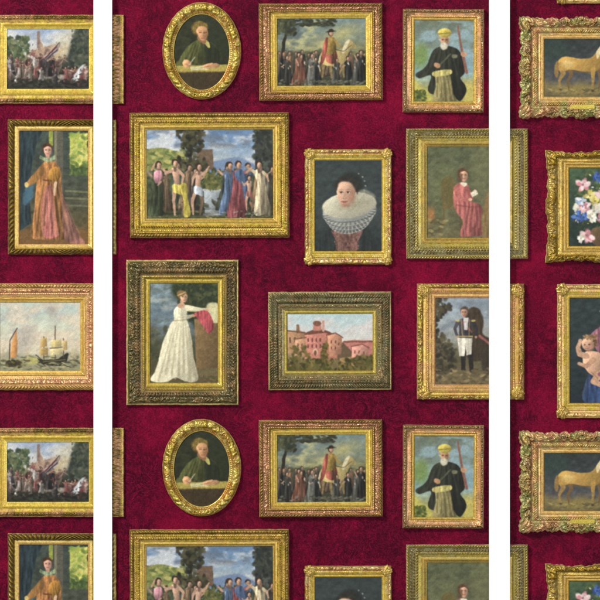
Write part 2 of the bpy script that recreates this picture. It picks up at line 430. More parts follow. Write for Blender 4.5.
def pic_gown(w, h):
    p = Pic(w, h, 23)
    p.vgrad([(0, (62, 74, 66)), (0.5, (70, 76, 62)), (0.8, (86, 78, 52)), (1, (120, 92, 58))], var=0.2)
    # curtain on the left, tall window to the right, column
    p.poly([(0, 0), (24, 0), (17, 14), (13, 34), (10, 60), (12, 92), (0, 100)], (44, 58, 62), fold=0.4, curve=False)
    p.poly([(6, 56), (13, 50), (14, 66), (5, 74)], (70, 104, 120), soft=1.5)
    p.poly([(50, 3), (67, 3), (67, 36), (50, 38)], (186, 190, 84), curve=False, var=0.25)
    p.daubs(60, 51, 67, 3, 34, [(150, 172, 70), (214, 206, 110), (120, 150, 66)], (0.8, 2.0))
    p.daubs(40, 50, 68, 34, 44, [(74, 96, 48), (98, 116, 56)], (0.8, 1.8))
    p.stroke([(39, 0), (39, 84)], 9, (94, 92, 76)); p.stroke([(36, 0), (36, 84)], 2.4, (126, 122, 96))
    p.stroke([(31.5, 0), (31.5, 14)], 4, (150, 158, 62))
    for k, y in enumerate((60, 67, 74)):
        p.stroke([(46, y), (68, y + 1)], 2.0, (124 - k * 8, 124 - k * 8, 84), op=0.8)
    p.poly([(0, 100), (40, 97), (69, 100), (69, 114), (0, 114)], (120, 88, 50), soft=2)
    # sitter: long gown with full sleeves
    p.poly([(12, 105), (15, 80), (17, 56), (20, 38), (27, 30), (35, 31), (41, 40), (42, 58), (46, 80), (54, 104), (40, 108), (24, 108)], (152, 102, 56), fold=0.55, lit=0.35)
    p.poly([(25, 60), (31, 54), (34, 70), (38, 96), (38, 105), (24, 105), (22, 80)], (184, 108, 96), fold=0.5)
    p.poly([(42, 62), (48, 80), (58, 102), (66, 112), (52, 112), (44, 104)], (134, 90, 78), fold=0.5)
    folds(p, ((22, 54), (40, 56)), ((13, 104), (52, 105)), 11, (88, 56, 34), (190, 138, 84), (0.6, 2.0), 0.5)
    folds(p, ((26, 60), (32, 60)), ((24, 104), (37, 104)), 5, (130, 66, 62), (212, 142, 128), (0.5, 1.4), 0.5)
    folds(p, ((43, 66), (47, 74)), ((50, 112), (65, 112)), 5, (88, 58, 50), (166, 120, 104), (0.5, 1.6), 0.5)
    p.ell(35, 44, 6.0, 8.0, (166, 116, 46), rot=15, lit=0.45)
    folds(p, ((31, 38), (38, 38)), ((33, 51), (39, 50)), 5, (104, 66, 26), (210, 164, 80), (0.4, 1.0), 0.5)
    p.poly([(19, 38), (24, 33), (24, 44), (14, 53), (8, 56), (8, 51)], (160, 112, 58), lit=0.3, fold=0.3)
    p.ell(7.5, 54, 2.1, 2.6, (222, 190, 110))
    p.stroke([(36, 52), (35, 60), (35, 64)], [3, 2.4, 1.8], (214, 176, 140))
    p.stroke([(24, 49), (32, 50)], 1.4, (110, 70, 40))
    p.stroke([(28, 23), (28.6, 28)], 4, (196, 146, 118)); p.poly([(21, 24.4), (24, 26.4), (28.6, 27.6), (33, 26), (35.6, 24), (36, 28), (29, 31.4), (21, 28.6)], (132, 150, 108), fold=0.4); p.stroke([(22, 28), (28.8, 30.4), (35.4, 27.4)], 0.5, (190, 198, 160), op=0.7)
    face(p, 28, 19.5, 5.2, (80, 52, 34), (222, 168, 140), 0.2)
    return p.finish(1.05)

def pic_ships(w, h):
    p = Pic(w, h, 37)
    p.vgrad([(0, (176, 196, 186)), (0.4, (204, 204, 178)), (0.72, (206, 196, 166)), (0.78, (168, 164, 132)), (1, (140, 138, 104))], var=0.05)
    p.clouds(0, 46, (222, 202, 172), 0.7); p.clouds(4, 40, (166, 166, 166), 0.5, seed=8, thr=0.55)
    p.ell(24, 38, 8, 14, (164, 156, 146), rot=35, soft=6, op=0.65); p.ell(52, 9, 4, 10, (176, 164, 150), rot=-25, soft=5, op=0.6)
    p.daubs(90, 0, 80, 53, 68, [(178, 170, 110), (120, 122, 86), (196, 186, 140), (92, 98, 76)], (0.4, 1.0), ang=0, asp=4)
    p.ell(32, 58, 7, 3.5, (196, 186, 96), soft=2, op=0.8)
    # barge with a tan sail (left), three-masted ship (right), boats far off
    p.poly([(11, 55), (12, 40), (17, 27), (18, 42), (17, 55)], (206, 146, 82), curve=False, lit=0.3)
    p.stroke([(10, 58), (10.5, 38), (17.5, 26)], 0.9, (78, 58, 46))
    p.poly([(7, 58), (20, 58), (22, 62), (9, 64)], (70, 60, 40))
    p.daubs(30, 7, 26, 57, 64, [(48, 50, 34), (100, 90, 52), (130, 124, 70)], (0.5, 1.2), ang=0)
    p.poly([(37, 55), (43, 57.5), (58, 56), (62, 53), (67, 50), (68.5, 51), (66, 61), (62, 63), (45, 63), (41, 60)], (50, 50, 38), curve=False); p.stroke([(43, 59), (65, 57)], 0.7, (150, 128, 80), op=0.8); p.stroke([(46, 61), (64, 60)], 0.5, (110, 92, 60), op=0.8)
    p.stroke([(36, 52), (43, 58)], 0.8, (60, 50, 40))
    for x, y0, y1 in ((44, 34, 57), (55, 24, 57), (63, 36, 54)): p.stroke([(x, y0), (x, y1)], 0.9, (92, 74, 54))
    for pts, c in (([(41, 36), (47, 35), (47, 44), (40, 45)], (190, 156, 88)), ([(40, 46), (48, 45), (48, 52), (40, 53)], (176, 146, 84)),
                   ([(51, 38), (61, 37), (61, 44), (51, 45)], (206, 186, 120)), ([(50, 46), (61, 45), (62, 51), (50, 53)], (212, 196, 136)), ([(62, 38), (67, 38), (67, 47), (62, 48)], (196, 170, 108))):
        p.poly(pts, c, curve=False, lit=0.25)
    p.stroke([(50, 45.6), (62, 44.8)], 0.8, (70, 60, 50))
    for x in (4, 28, 72, 75):
        p.stroke([(x, 47), (x, 57)], 2.0, (190, 168, 126), op=0.7); p.ell(x, 58, 3, 1.2, (94, 90, 66))
    p.daubs(60, 34, 78, 59, 68, [(70, 72, 56), (170, 160, 112), (110, 108, 80)], (0.4, 0.9), ang=0, asp=4)
    return p.finish(1.05)

def pic_sitter(w, h):
    p = Pic(w, h, 41)
    p.vgrad([(0, (50, 54, 34)), (0.5, (46, 50, 32)), (1, (50, 46, 30))], var=0.2)
    p.ell(44, 26, 14, 26, (44, 54, 36), soft=8, op=0.6)
    # young sitter in an olive coat bent over a table, head tipped down
    p.poly([(3, 54), (7, 44), (14, 33), (22, 27), (29, 25), (38, 28), (46, 37), (52, 54), (30, 56)], (74, 78, 40), fold=0.3, lit=0.5)
    folds(p, ((18, 30), (28, 28)), ((6, 50), (24, 52)), 7, (40, 44, 24), (116, 116, 60), (0.5, 1.5), 0.5)
    p.poly([(31, 29), (39, 29), (48, 42), (51, 53), (34, 54)], (40, 46, 30), soft=2, fold=0.3)
    p.poly([(30, 26), (35, 27.5), (37, 33), (34.5, 33.5)], (196, 184, 96)); p.stroke([(26, 24), (31, 28)], 4.5, (150, 102, 66))
    p.ell(25.4, 14.6, 7.4, 7.6, (104, 84, 40), rot=-20, var=0.25, soft=1.0)
    p.poly([(23, 14), (24, 20), (28, 26.5), (31.5, 27), (34.4, 22), (34.2, 15), (30.5, 11.4), (25.5, 11.2)], (208, 154, 102), lit=0.3, var=0.05)
    p.ell(32.6, 22, 2.0, 4.2, (140, 92, 60), soft=1.4, op=0.6); p.ell(25.5, 20, 1.6, 2.0, (222, 150, 108), soft=1.2, op=0.5)
    p.poly([(20, 16), (21, 9.6), (27, 7.2), (33, 9.4), (35, 15), (31.6, 12.8), (26, 12.6), (23.4, 15.8), (22.6, 20)], (126, 104, 46), var=0.3, fold=0.3)
    for ex, ey in ((27.2, 18.2), (31.8, 18.6)):
        p.stroke([(ex - 1.3, ey), (ex + 1.2, ey + .2)], 0.8, (78, 50, 34), op=0.9); p.stroke([(ex - 1.5, ey - 1.7), (ex + 1.4, ey - 1.5)], 0.6, (126, 88, 54), op=0.7)
    p.stroke([(30, 18.6), (30.6, 21.6), (29.6, 22)], 0.7, (150, 100, 68)); p.stroke([(28.2, 24.2), (31.2, 24.4)], 0.8, (156, 76, 62))
    p.poly([(0, 52), (55, 50.5), (55, 58), (0, 59)], (170, 152, 68), curve=False, var=0.15); p.stroke([(0, 58.6), (55, 57.8)], 1.2, (104, 86, 44), op=0.8)
    p.poly([(0, 59), (55, 58), (55, 76), (0, 76)], (66, 54, 34), curve=False, var=0.2)
    for x in (8, 20, 33, 46): p.stroke([(x, 60), (x, 76)], 0.6, (44, 36, 24), op=0.6)
    p.poly([(17, 53), (32, 52), (35, 55.6), (18, 56.6)], (206, 198, 140), curve=False); p.stroke([(20, 54.6), (31, 54)], 0.4, (140, 128, 84), op=0.7)
    p.poly([(10, 47), (15, 46), (18, 49.5), (17, 53), (11, 53)], (210, 154, 104), lit=0.3); p.stroke([(13, 50), (17.5, 52.6)], 0.5, (150, 100, 66)); p.stroke([(16, 51), (22, 43)], 0.6, (206, 200, 170))
    p.poly([(31, 51), (38, 49), (45, 50), (46, 53), (36, 54.4), (30, 53.6)], (206, 150, 102), lit=0.3); p.stroke([(31, 53), (37, 52)], 0.5, (146, 98, 66))
    return p.finish(1.05)

def pic_procession(w, h):
    p = Pic(w, h, 53)
    p.vgrad([(0, (112, 134, 134)), (0.3, (126, 138, 118)), (0.5, (130, 128, 82)), (0.66, (84, 82, 52)), (1, (70, 72, 56))], var=0.1)
    p.clouds(0, 34, (92, 106, 104), 0.9); p.clouds(2, 34, (190, 184, 120), 0.85, seed=4, thr=0.56)
    p.ell(64, 16, 18, 7, (188, 176, 104), rot=-20, soft=6, op=0.6)
    # low hill and wood
    p.poly([(0, 40), (30, 36), (60, 36), (89, 42), (89, 67), (0, 67)], (66, 68, 48), soft=3, var=0.25)
    p.daubs(90, 0, 89, 33, 42, [(74, 80, 54), (98, 98, 62), (60, 66, 48)], (0.9, 2.2), op=0.6)
    # tree on the left, one dark bough reaching to the middle
    p.stroke([(5, 50), (7, 24), (12, 8), (20, 2)], [4, 3, 2, 1.4], (48, 46, 36)); p.stroke([(12, 8), (28, 5), (44, 5)], [1.6, 1.2, .7], (48, 46, 36))
    p.daubs(110, 0, 18, 0, 16, [(50, 54, 40), (66, 70, 48), (84, 86, 56)], (0.8, 1.8)); p.daubs(110, 20, 58, 1, 8, [(48, 50, 40), (60, 62, 46), (72, 76, 52)], (0.7, 1.5), ang=0)
    # low crowd behind, rider on a pale horse, attendants in front
    for k in range(16):
        x = 3 + k * 5.5 + p.rng.uniform(-1.5, 1.5); hh = p.rng.uniform(20, 25)
        fig(p, x, 57 + p.rng.uniform(-2, 1), hh, p.rng.choice([(70, 66, 54), (92, 76, 58), (58, 60, 52), (110, 84, 62)]), (58, 46, 34), (170, 130, 100), wide=0.2, dx=p.rng.uniform(-.06, .06))
    for pts in ([(46, 44), (45, 58)], [(53, 45), (54, 59)], [(62, 43), (64, 50), (61, 57)], [(65, 42), (66, 58)]): p.stroke(pts, [3.4] + [1.8] * (len(pts) - 1), (136, 116, 70))
    p.poly([(43, 36), (47, 32), (56, 32), (63, 32), (67, 26), (71, 22), (74, 23), (78, 28), (77, 31), (72, 30), (70, 36), (68, 43), (60, 47), (49, 47), (43, 43)], (190, 166, 98), lit=0.3, fold=0.15, var=0.06)
    p.poly([(67, 26), (70, 21.5), (72, 22), (69, 30), (66, 35), (64, 33)], (216, 204, 156)); p.stroke([(43, 38), (41, 46), (42, 52)], 1.8, (206, 190, 140)); p.stroke([(74, 27), (66, 33), (58, 31)], 0.5, (80, 56, 40))
    p.poly([(49, 32), (58, 32), (60, 40), (57, 45), (50, 44), (48, 38)], (150, 78, 62), fold=0.5, lit=0.3); p.stroke([(55, 35), (57.5, 45), (60, 47)], [2.2, 1.5, 1.2], (74, 58, 42))
    p.poly([(48, 35), (48.4, 26), (50, 20), (54, 18.6), (57.6, 20.5), (58.6, 27), (58, 34), (53, 36)], (150, 122, 54), fold=0.4, lit=0.4)
    p.poly([(47.5, 22), (50.5, 19.6), (50, 30), (46, 44), (42.6, 45), (45, 32)], (150, 74, 58), fold=0.6, lit=0.2)
    p.stroke([(57, 21.5), (61, 27), (64, 29.6)], [2.6, 2.0, 1.2], (162, 132, 60)); p.stroke([(53.6, 15.4), (53.6, 19)], 1.8, (150, 108, 78))
    p.ell(53.2, 15.2, 2.5, 2.8, (62, 48, 36)); p.ell(53.8, 15.4, 1.8, 2.4, (200, 152, 114), lit=0.3); p.ell(53.5, 13.4, 4.2, 0.9, (44, 38, 30), rot=-5); p.ell(53.5, 12.4, 2.3, 1.5, (48, 40, 32))
    cols = [((48, 50, 46), 5, 31), ((58, 56, 50), 12, 29), ((136, 86, 64), 20, 31), ((120, 78, 60), 26, 28), ((112, 112, 102), 33, 31), ((52, 54, 50), 40, 26), ((70, 70, 62), 58, 24), ((46, 48, 44), 72, 28), ((84, 84, 76), 78, 30), ((44, 44, 42), 85, 32)]
    for k, (c, x, hh) in enumerate(cols):
        sg = -1 if k % 2 else 1
        fig(p, x, 64 + (k * 5) % 3, hh, c, (58, 46, 34), (190, 146, 112), wide=0.19, dx=0.06 * sg, arm=[(0.12 * sg, 0.14, 0.2 * sg, 0.2 - 0.22 * (k % 3 == 0))])
        p.daubs(2, x - 2, x + 2, 64 - hh * 0.72, 64 - hh * 0.5, [(186, 180, 164), (166, 158, 136)], (0.5, 0.9), ang=70)
    p.daubs(110, 2, 87, 61, 67, [(84, 86, 66), (60, 62, 48), (100, 98, 72), (124, 122, 100)], (0.5, 1.2), ang=0, op=0.7)
    return p.finish(1.0)

def pic_turban(w, h):
    p = Pic(w, h, 61)
    p.vgrad([(0, (104, 110, 84)), (0.2, (120, 140, 138)), (0.6, (134, 170, 178)), (0.8, (160, 164, 112)), (1, (120, 124, 58))], var=0.12)
    p.clouds(0, 34, (112, 122, 96), 0.6, 0.05, 0.05); p.clouds(0, 40, (150, 180, 188), 0.7, seed=7)
    p.ell(6, 36, 9, 12, (120, 146, 60), soft=6, op=0.8)
    p.poly([(0, 60), (8, 66), (18, 74), (18, 81), (0, 81)], (196, 186, 84), soft=3); p.ell(54, 72, 10, 12, (198, 184, 90), soft=5)
    p.daubs(50, 0, 12, 70, 81, [(70, 84, 40), (110, 116, 50)], (0.7, 1.6))
    # bearded man in a dark mantle, yellow turban, holding a staff
    p.poly([(2, 54), (12, 46), (18, 32), (24, 27), (34, 26), (44, 30), (50, 42), (50, 52), (46, 58), (52, 68), (46, 80), (36, 74), (22, 74), (14, 70), (17, 55), (6, 58)], (46, 48, 38), fold=0.3, lit=0.25)
    p.poly([(21, 52), (33, 50), (37, 62), (39, 72), (41, 81), (19, 81), (22, 66)], (140, 128, 78), fold=0.3, lit=0.3)
    folds(p, ((22, 54), (34, 53)), ((19, 81), (41, 81)), 9, (84, 74, 42), (186, 174, 118), (0.5, 1.5), 0.5)
    folds(p, ((22, 30), (38, 30)), ((8, 60), (48, 66)), 9, (26, 28, 24), (84, 86, 68), (0.5, 1.6), 0.4)
    p.poly([(20, 51), (36, 49), (36, 54), (20, 56)], (198, 184, 104), fold=0.3)
    p.stroke([(24, 46), (36, 34)], 1.6, (86, 90, 70)); p.ell(40, 36, 3, 2, (150, 150, 112), op=0.7)
    p.stroke([(43, 6), (47, 30), (52, 52)], [1.6, 2.4, 3.0], (140, 92, 74))
    p.ell(49, 34, 3.0, 2.4, (206, 152, 110)); p.ell(23, 45, 3.4, 2.4, (196, 146, 102), rot=30)
    face(p, 30, 20, 5.6, (190, 182, 150), (198, 146, 104), 0.1)
    p.ell(29.5, 26, 3.6, 3.6, (206, 200, 172), soft=1.0)
    p.ell(30, 13.0, 6.5, 4.4, (206, 186, 78), lit=0.25); p.stroke([(24, 14), (36, 13)], 1.2, (150, 130, 50))
    return p.finish(1.05)

def pic_horse(w, h):
    p = Pic(w, h, 71)
    p.vgrad([(0, (52, 60, 56)), (0.5, (66, 72, 74)), (0.68, (84, 84, 84)), (0.82, (120, 108, 66)), (1, (96, 86, 60))], var=0.16)
    p.ell(10, 12, 14, 12, (50, 70, 60), soft=6, op=0.6)
    p.ell(34, 51, 26, 5, (150, 130, 66), soft=3, op=0.8)
    c = (186, 144, 66)
    for pts, ww in (([(25, 28), (27.5, 35), (24, 41), (25, 50)], [6, 3.6, 2.2, 1.7]), ([(54, 27), (55.5, 39), (54.5, 50)], [4.4, 2.4, 1.8])): p.stroke(pts, ww, (120, 92, 54))
    p.poly([(13.5, 26), (15, 21), (20, 18), (27, 18.4), (35, 20), (43, 19.6), (48, 18), (53, 12.5), (58, 8), (63, 7), (66, 12), (71, 17), (70, 20), (64, 18), (60, 20), (57, 27), (54, 31), (47, 33), (38, 32.5), (30, 31), (24, 31), (19, 33), (15, 31)], c, lit=0.35, var=0.06)
    for pts, ww in (([(17, 27), (19.5, 34), (15.6, 41), (16.6, 50)], [7.5, 4.6, 2.6, 1.9]), ([(48.6, 29), (48.8, 40), (48, 51)], [5.4, 2.8, 2.0])):
        p.stroke(pts[:2], ww[:2], c); p.stroke(pts[1:], ww[1:], (160, 126, 68)); p.ell(pts[-1][0] + .4, pts[-1][1] + .4, 1.6, 1.0, (70, 56, 38))
    p.stroke([(22, 31.5), (34, 33), (46, 33.4)], 1.4, (128, 98, 52), op=0.6, soft=1.2); p.stroke([(47, 20), (49, 27)], 1.4, (150, 118, 60), op=0.5, soft=1.2)
    p.poly([(14, 22), (11, 27), (11, 36), (14, 38), (15, 30)], (150, 116, 62))
    p.poly([(52, 13), (58, 6), (62, 6), (57, 14), (53, 20)], (226, 206, 150))
    p.ell(24, 25, 6, 4, (226, 196, 120), soft=2, op=0.6); p.ell(65, 13, 0.7, 0.6, (40, 30, 20))
    p.daubs(50, 4, 70, 48, 56, [(132, 120, 66), (84, 78, 56), (160, 142, 80)], (0.5, 1.0), ang=0, asp=4, op=0.6)
    return p.finish(1.05)

def pic_gathering(w, h):
    p = Pic(w, h, 83)
    p.vgrad([(0, (86, 124, 168)), (0.22, (132, 160, 186)), (0.42, (176, 184, 176)), (0.55, (92, 104, 70)), (0.8, (66, 76, 50)), (1, (80, 82, 50))], var=0.08)
    p.clouds(0, 34, (210, 212, 208), 0.85, thr=0.47); p.clouds(0, 20, (104, 116, 130), 0.8, seed=3, thr=0.56)
    # hills, trees, masonry
    p.poly([(0, 22), (14, 18), (30, 22), (40, 27), (40, 40), (0, 40)], (142, 148, 72), var=0.25)
    p.daubs(70, 0, 40, 20, 36, [(120, 132, 64), (86, 106, 50), (176, 170, 86)], (0.8, 2.2), ang=0)
    p.poly([(62, 34), (76, 30), (92, 28), (108, 36), (108, 44), (62, 44)], (110, 134, 168), soft=1.2)
    p.poly([(108, 3), (116, 0), (126, 0), (126, 60), (108, 58)], (62, 66, 64), var=0.3, curve=False)
    p.poly([(50, 20), (66, 20), (67, 40), (50, 40)], (116, 92, 70), curve=False, var=0.2)
    p.daubs(230, 30, 60, 0, 42, [(52, 50, 36), (74, 70, 44), (92, 86, 56), (44, 46, 36)], (1.0, 2.4), asp=1.4, within=lambda x, y: abs(x - 44) < 7 + 7 * math.sin(y * .12 + 1.4) or y > 28)
    p.stroke([(42, 50), (44, 30), (46, 12)], [3, 2.6, 2], (58, 46, 36))
    p.daubs(120, 112, 126, 0, 50, [(54, 62, 54), (80, 86, 74), (44, 48, 44)], (0.8, 2), asp=1.5)
    p.daubs(200, 2, 120, 40, 60, [(60, 70, 42), (84, 92, 52), (52, 58, 44)], (0.8, 1.8))
    p.daubs(240, 0, 126, 72, 89, [(76, 84, 48), (104, 104, 60), (62, 70, 44), (126, 120, 76)], (0.5, 1.4), ang=0)
    # people of the gathering, each with its own colour and gesture
    p.daubs(180, 0, 126, 56, 80, [(58, 66, 42), (46, 54, 38), (78, 84, 50)], (0.9, 2.2), op=0.6)
    # pale stone block with garlands
    p.poly([(57, 60), (74, 60), (73, 84), (58, 84)], (150, 158, 162), curve=False, lit=0.25); p.stroke([(56, 60), (75, 60)], 2.2, (178, 184, 184)); p.stroke([(57, 84), (74.5, 84)], 2.0, (160, 166, 166))
    p.daubs(120, 54, 76, 42, 59, [(92, 100, 46), (120, 116, 56), (70, 80, 40)], (0.8, 1.6))
    p.daubs(170, 34, 60, 2, 50, [(50, 50, 36), (68, 66, 42), (84, 80, 52), (42, 44, 34)], (1.0, 2.4), asp=1.4, within=lambda x, y: abs(x - 46) < 5 + 6 * abs(math.sin(y * .09 + .6)))
    p.daubs(90, 106, 126, 0, 30, [(54, 60, 52), (70, 76, 62), (42, 46, 42)], (1.0, 2.4), asp=1.5)
    for x, c, hh in ((16, (86, 70, 52), 44), (27, (70, 82, 60), 46), (39, (110, 88, 62), 44), (45, (70, 64, 54), 40), (77, (64, 70, 62), 44), (86, (96, 76, 64), 46), (97, (62, 76, 92), 45), (109, (124, 96, 66), 44), (121, (74, 70, 58), 42)):
        sg = 1 if int(x) % 2 else -1
        fig(p, x, 79, hh, c, (58, 46, 36), (176, 136, 106), wide=0.2, dx=0.09 * sg, arm=[(0.15 * sg, 0.08, 0.24 * sg, -0.02)])
    p.daubs(80, 2, 124, 68, 80, [(64, 70, 46), (50, 56, 40), (80, 82, 52)], (0.8, 1.8), op=0.7)
    fig(p, 10, 84, 52, (66, 76, 50), wide=0.16, dx=0.05, arm=[(-0.14, -0.02, -0.06, -0.16), (0.14, 0.14, 0.17, 0.24)])
    p.poly([(8, 42), (15, 41), (16, 51), (9, 53)], (180, 122, 130), fold=0.5, lit=0.3)
    fig(p, 22, 80, 40, (92, 76, 54), wide=0.14, dx=-0.06, arm=[(-0.13, 0.12, -0.2, 0.2)])
    fig(p, 32, 84, 54, (186, 168, 66), wide=0.14, kind='bare', dx=-0.06, arm=[(-0.16, 0.06, -0.24, -0.02), (0.15, 0.12, 0.12, 0.28)])
    p.poly([(33, 56), (40, 54), (41, 68), (44, 84), (37, 86), (37, 70)], (190, 172, 60), fold=0.6, lit=0.3)
    fig(p, 50, 84, 50, (176, 186, 196), wide=0.14, kind='bare', dx=0.05, arm=[(0.13, -0.02, 0.19, -0.12), (-0.12, 0.12, -0.14, 0.24)])
    fig(p, 80, 83, 50, (84, 106, 136), wide=0.16, dx=0.06, arm=[(-0.15, 0.06, -0.22, -0.02)])
    fig(p, 90, 86, 54, (158, 80, 82), wide=0.19, dx=0.03, arm=[(0.15, 0.02, 0.24, -0.06)])
    p.poly([(87, 44), (92, 40), (96, 41), (99, 50), (103, 64), (98, 70), (95, 56), (90, 50)], (70, 92, 124), fold=0.6, lit=0.3)
    fig(p, 102, 80, 34, (150, 96, 78), wide=0.15, kind='bare', arm=[(-0.15, 0.1, -0.2, 0.0)])
    fig(p, 116, 84, 52, (190, 172, 132), wide=0.17, dx=-0.08, arm=[(-0.15, -0.02, -0.24, -0.08), (0.14, 0.08, 0.18, 0.2)])
    p.daubs(30, 60, 112, 80, 88, [(120, 124, 108), (150, 146, 124)], (0.4, 0.9), ang=0)
    return p.finish(0.95)

def pic_ruff(w, h):
    p = Pic(w, h, 97)
    p.vgrad([(0, (56, 66, 64)), (0.5, (60, 70, 68)), (1, (48, 56, 54))], var=0.12)
    # dark dress, brocade front
    p.poly([(2, 91), (6, 78), (18, 66), (32, 63), (48, 66), (60, 74), (66, 91)], (46, 54, 52), fold=0.2)
    p.poly([(18, 68), (46, 68), (43, 80), (40, 91), (23, 91), (21, 80)], (118, 82, 72), fold=0.3, var=0.3)
    p.daubs(70, 20, 44, 70, 91, [(150, 112, 94), (88, 60, 54), (130, 92, 80)], (0.4, 0.8), op=0.7)
    # hair, then a wide collar: flat top and pleated tiers under it
    p.ell(35, 25, 12.8, 13, (46, 50, 46), rot=20, soft=2.2)
    for k in range(6):
        a = -10 + k * 20
        p.ell(36.4 + 13.6 * math.sin(math.radians(a + 42)), 25 - 13.4 * math.cos(math.radians(a + 42)), 0.8, 0.8, (140, 140, 128), soft=0.4)
    for k, (cy, rx, ry, c) in enumerate(((58.5, 21.0, 14, (112, 114, 108)), (54.5, 24.0, 14.5, (134, 136, 128)), (50.5, 26.6, 14.5, (154, 156, 146)))):
        p.ell(34.5, cy, rx, ry, c, rot=-6, var=0.06, lit=0.2)
        q0 = lambda t, f: (34.5 + rx * f * math.cos(t), cy + ry * f * math.sin(t) - 0.10 * rx * math.cos(t))
        for j in range(34):
            t = math.pi * (0.02 + 0.96 * j / 33)
            p.stroke([q0(t, .985), q0(t, .78)], [0.9, 0.4], (196, 196, 184) if j % 2 else (84, 88, 84), op=0.75, soft=0.35)
        p.stroke([q0(math.pi * j / 40, 0.995) for j in range(41)], 0.5, (200, 198, 186), op=0.7)
        p.stroke([(34.5 + rx * math.cos(math.pi * j / 40), cy + ry * 0.74 * math.sin(math.pi * j / 40) - 0.1 * rx * math.cos(math.pi * j / 40)) for j in range(41)], 0.9, (70, 74, 70), op=0.6)
    p.ell(34.3, 44.6, 26.8, 12.6, (198, 192, 162), rot=-7, lit=0.22, var=0.04)
    for j in range(56):
        t = math.pi * 2 * j / 56
        p.stroke([(35 + 14 * math.cos(t), 43 + 6 * math.sin(t) - 1.6 * math.cos(t)), (34.3 + 26 * math.cos(t), 44.6 + 12 * math.sin(t) - 3.2 * math.cos(t))], 0.4, (166, 160, 132), op=0.4)
    p.ell(38, 42.5, 15, 7, (150, 142, 114), rot=-7, soft=4, op=0.6)
    p.poly([(39, 36), (45, 30), (52, 30), (60, 36), (52, 38), (44, 40)], (172, 168, 142), soft=1.5, op=0.6)
    # head, three quarters
    p.poly([(22, 27), (22.4, 35), (24.4, 41.6), (28, 46.4), (31.4, 46.6), (36, 42), (39.4, 35), (40.2, 26), (36, 19.8), (29, 18.6), (24, 21)], (214, 168, 134), lit=0.28, var=0.04)
    p.ell(37.4, 35, 3.4, 8, (158, 112, 86), soft=2.6, op=0.65); p.ell(31, 44.6, 4, 1.6, (150, 106, 82), soft=1.4, op=0.6)
    p.poly([(21.2, 30), (21, 22.5), (27, 16.8), (36, 17.4), (42, 24), (42.4, 34), (39.4, 28), (35.6, 22.6), (29, 21.2), (24, 23.4), (22.6, 28)], (54, 50, 42), soft=1.3, var=0.2)
    for ex, wd in ((26.4, 1.6), (33.0, 1.8)):
        p.ell(ex, 31.8, wd + .8, 1.8, (180, 130, 102), soft=0.9, op=0.6)
        p.ell(ex, 32.2, wd, 0.85, (222, 206, 190), soft=0.3); p.ell(ex - 0.2, 32.1, 0.9, 0.9, (54, 40, 30), soft=0.3)
        p.stroke([(ex - wd - .1, 31.7), (ex, 31.1), (ex + wd + .2, 31.8)], 0.55, (88, 58, 44)); p.stroke([(ex - wd - .3, 29.6), (ex, 28.8), (ex + wd + .4, 29.4)], 0.5, (146, 104, 78), op=0.7)
    p.stroke([(30.6, 31.8), (29.6, 35), (28.6, 37.4)], 0.8, (186, 136, 106), op=0.7); p.ell(31.2, 36, 1.2, 2.6, (176, 126, 98), soft=0.9, op=0.6); p.stroke([(27.8, 38.0), (29.2, 38.5), (31.0, 38.0)], 0.7, (158, 104, 82))
    p.poly([(26.2, 41.3), (28.4, 40.6), (29.4, 40.9), (30.6, 40.6), (32.6, 41.2), (30.6, 42.4), (28.4, 42.4)], (176, 86, 80), curve=False); p.stroke([(26.2, 41.3), (29.4, 41.5), (32.7, 41.1)], 0.4, (116, 56, 54)); p.stroke([(28, 43.7), (30.8, 43.6)], 0.5, (172, 122, 96), op=0.7)
    p.ell(24.8, 37.4, 2.2, 2.0, (222, 152, 126), soft=1.6, op=0.45); p.ell(35, 37.6, 2.2, 2, (200, 132, 106), soft=1.6, op=0.45)
    return p.finish(1.0)

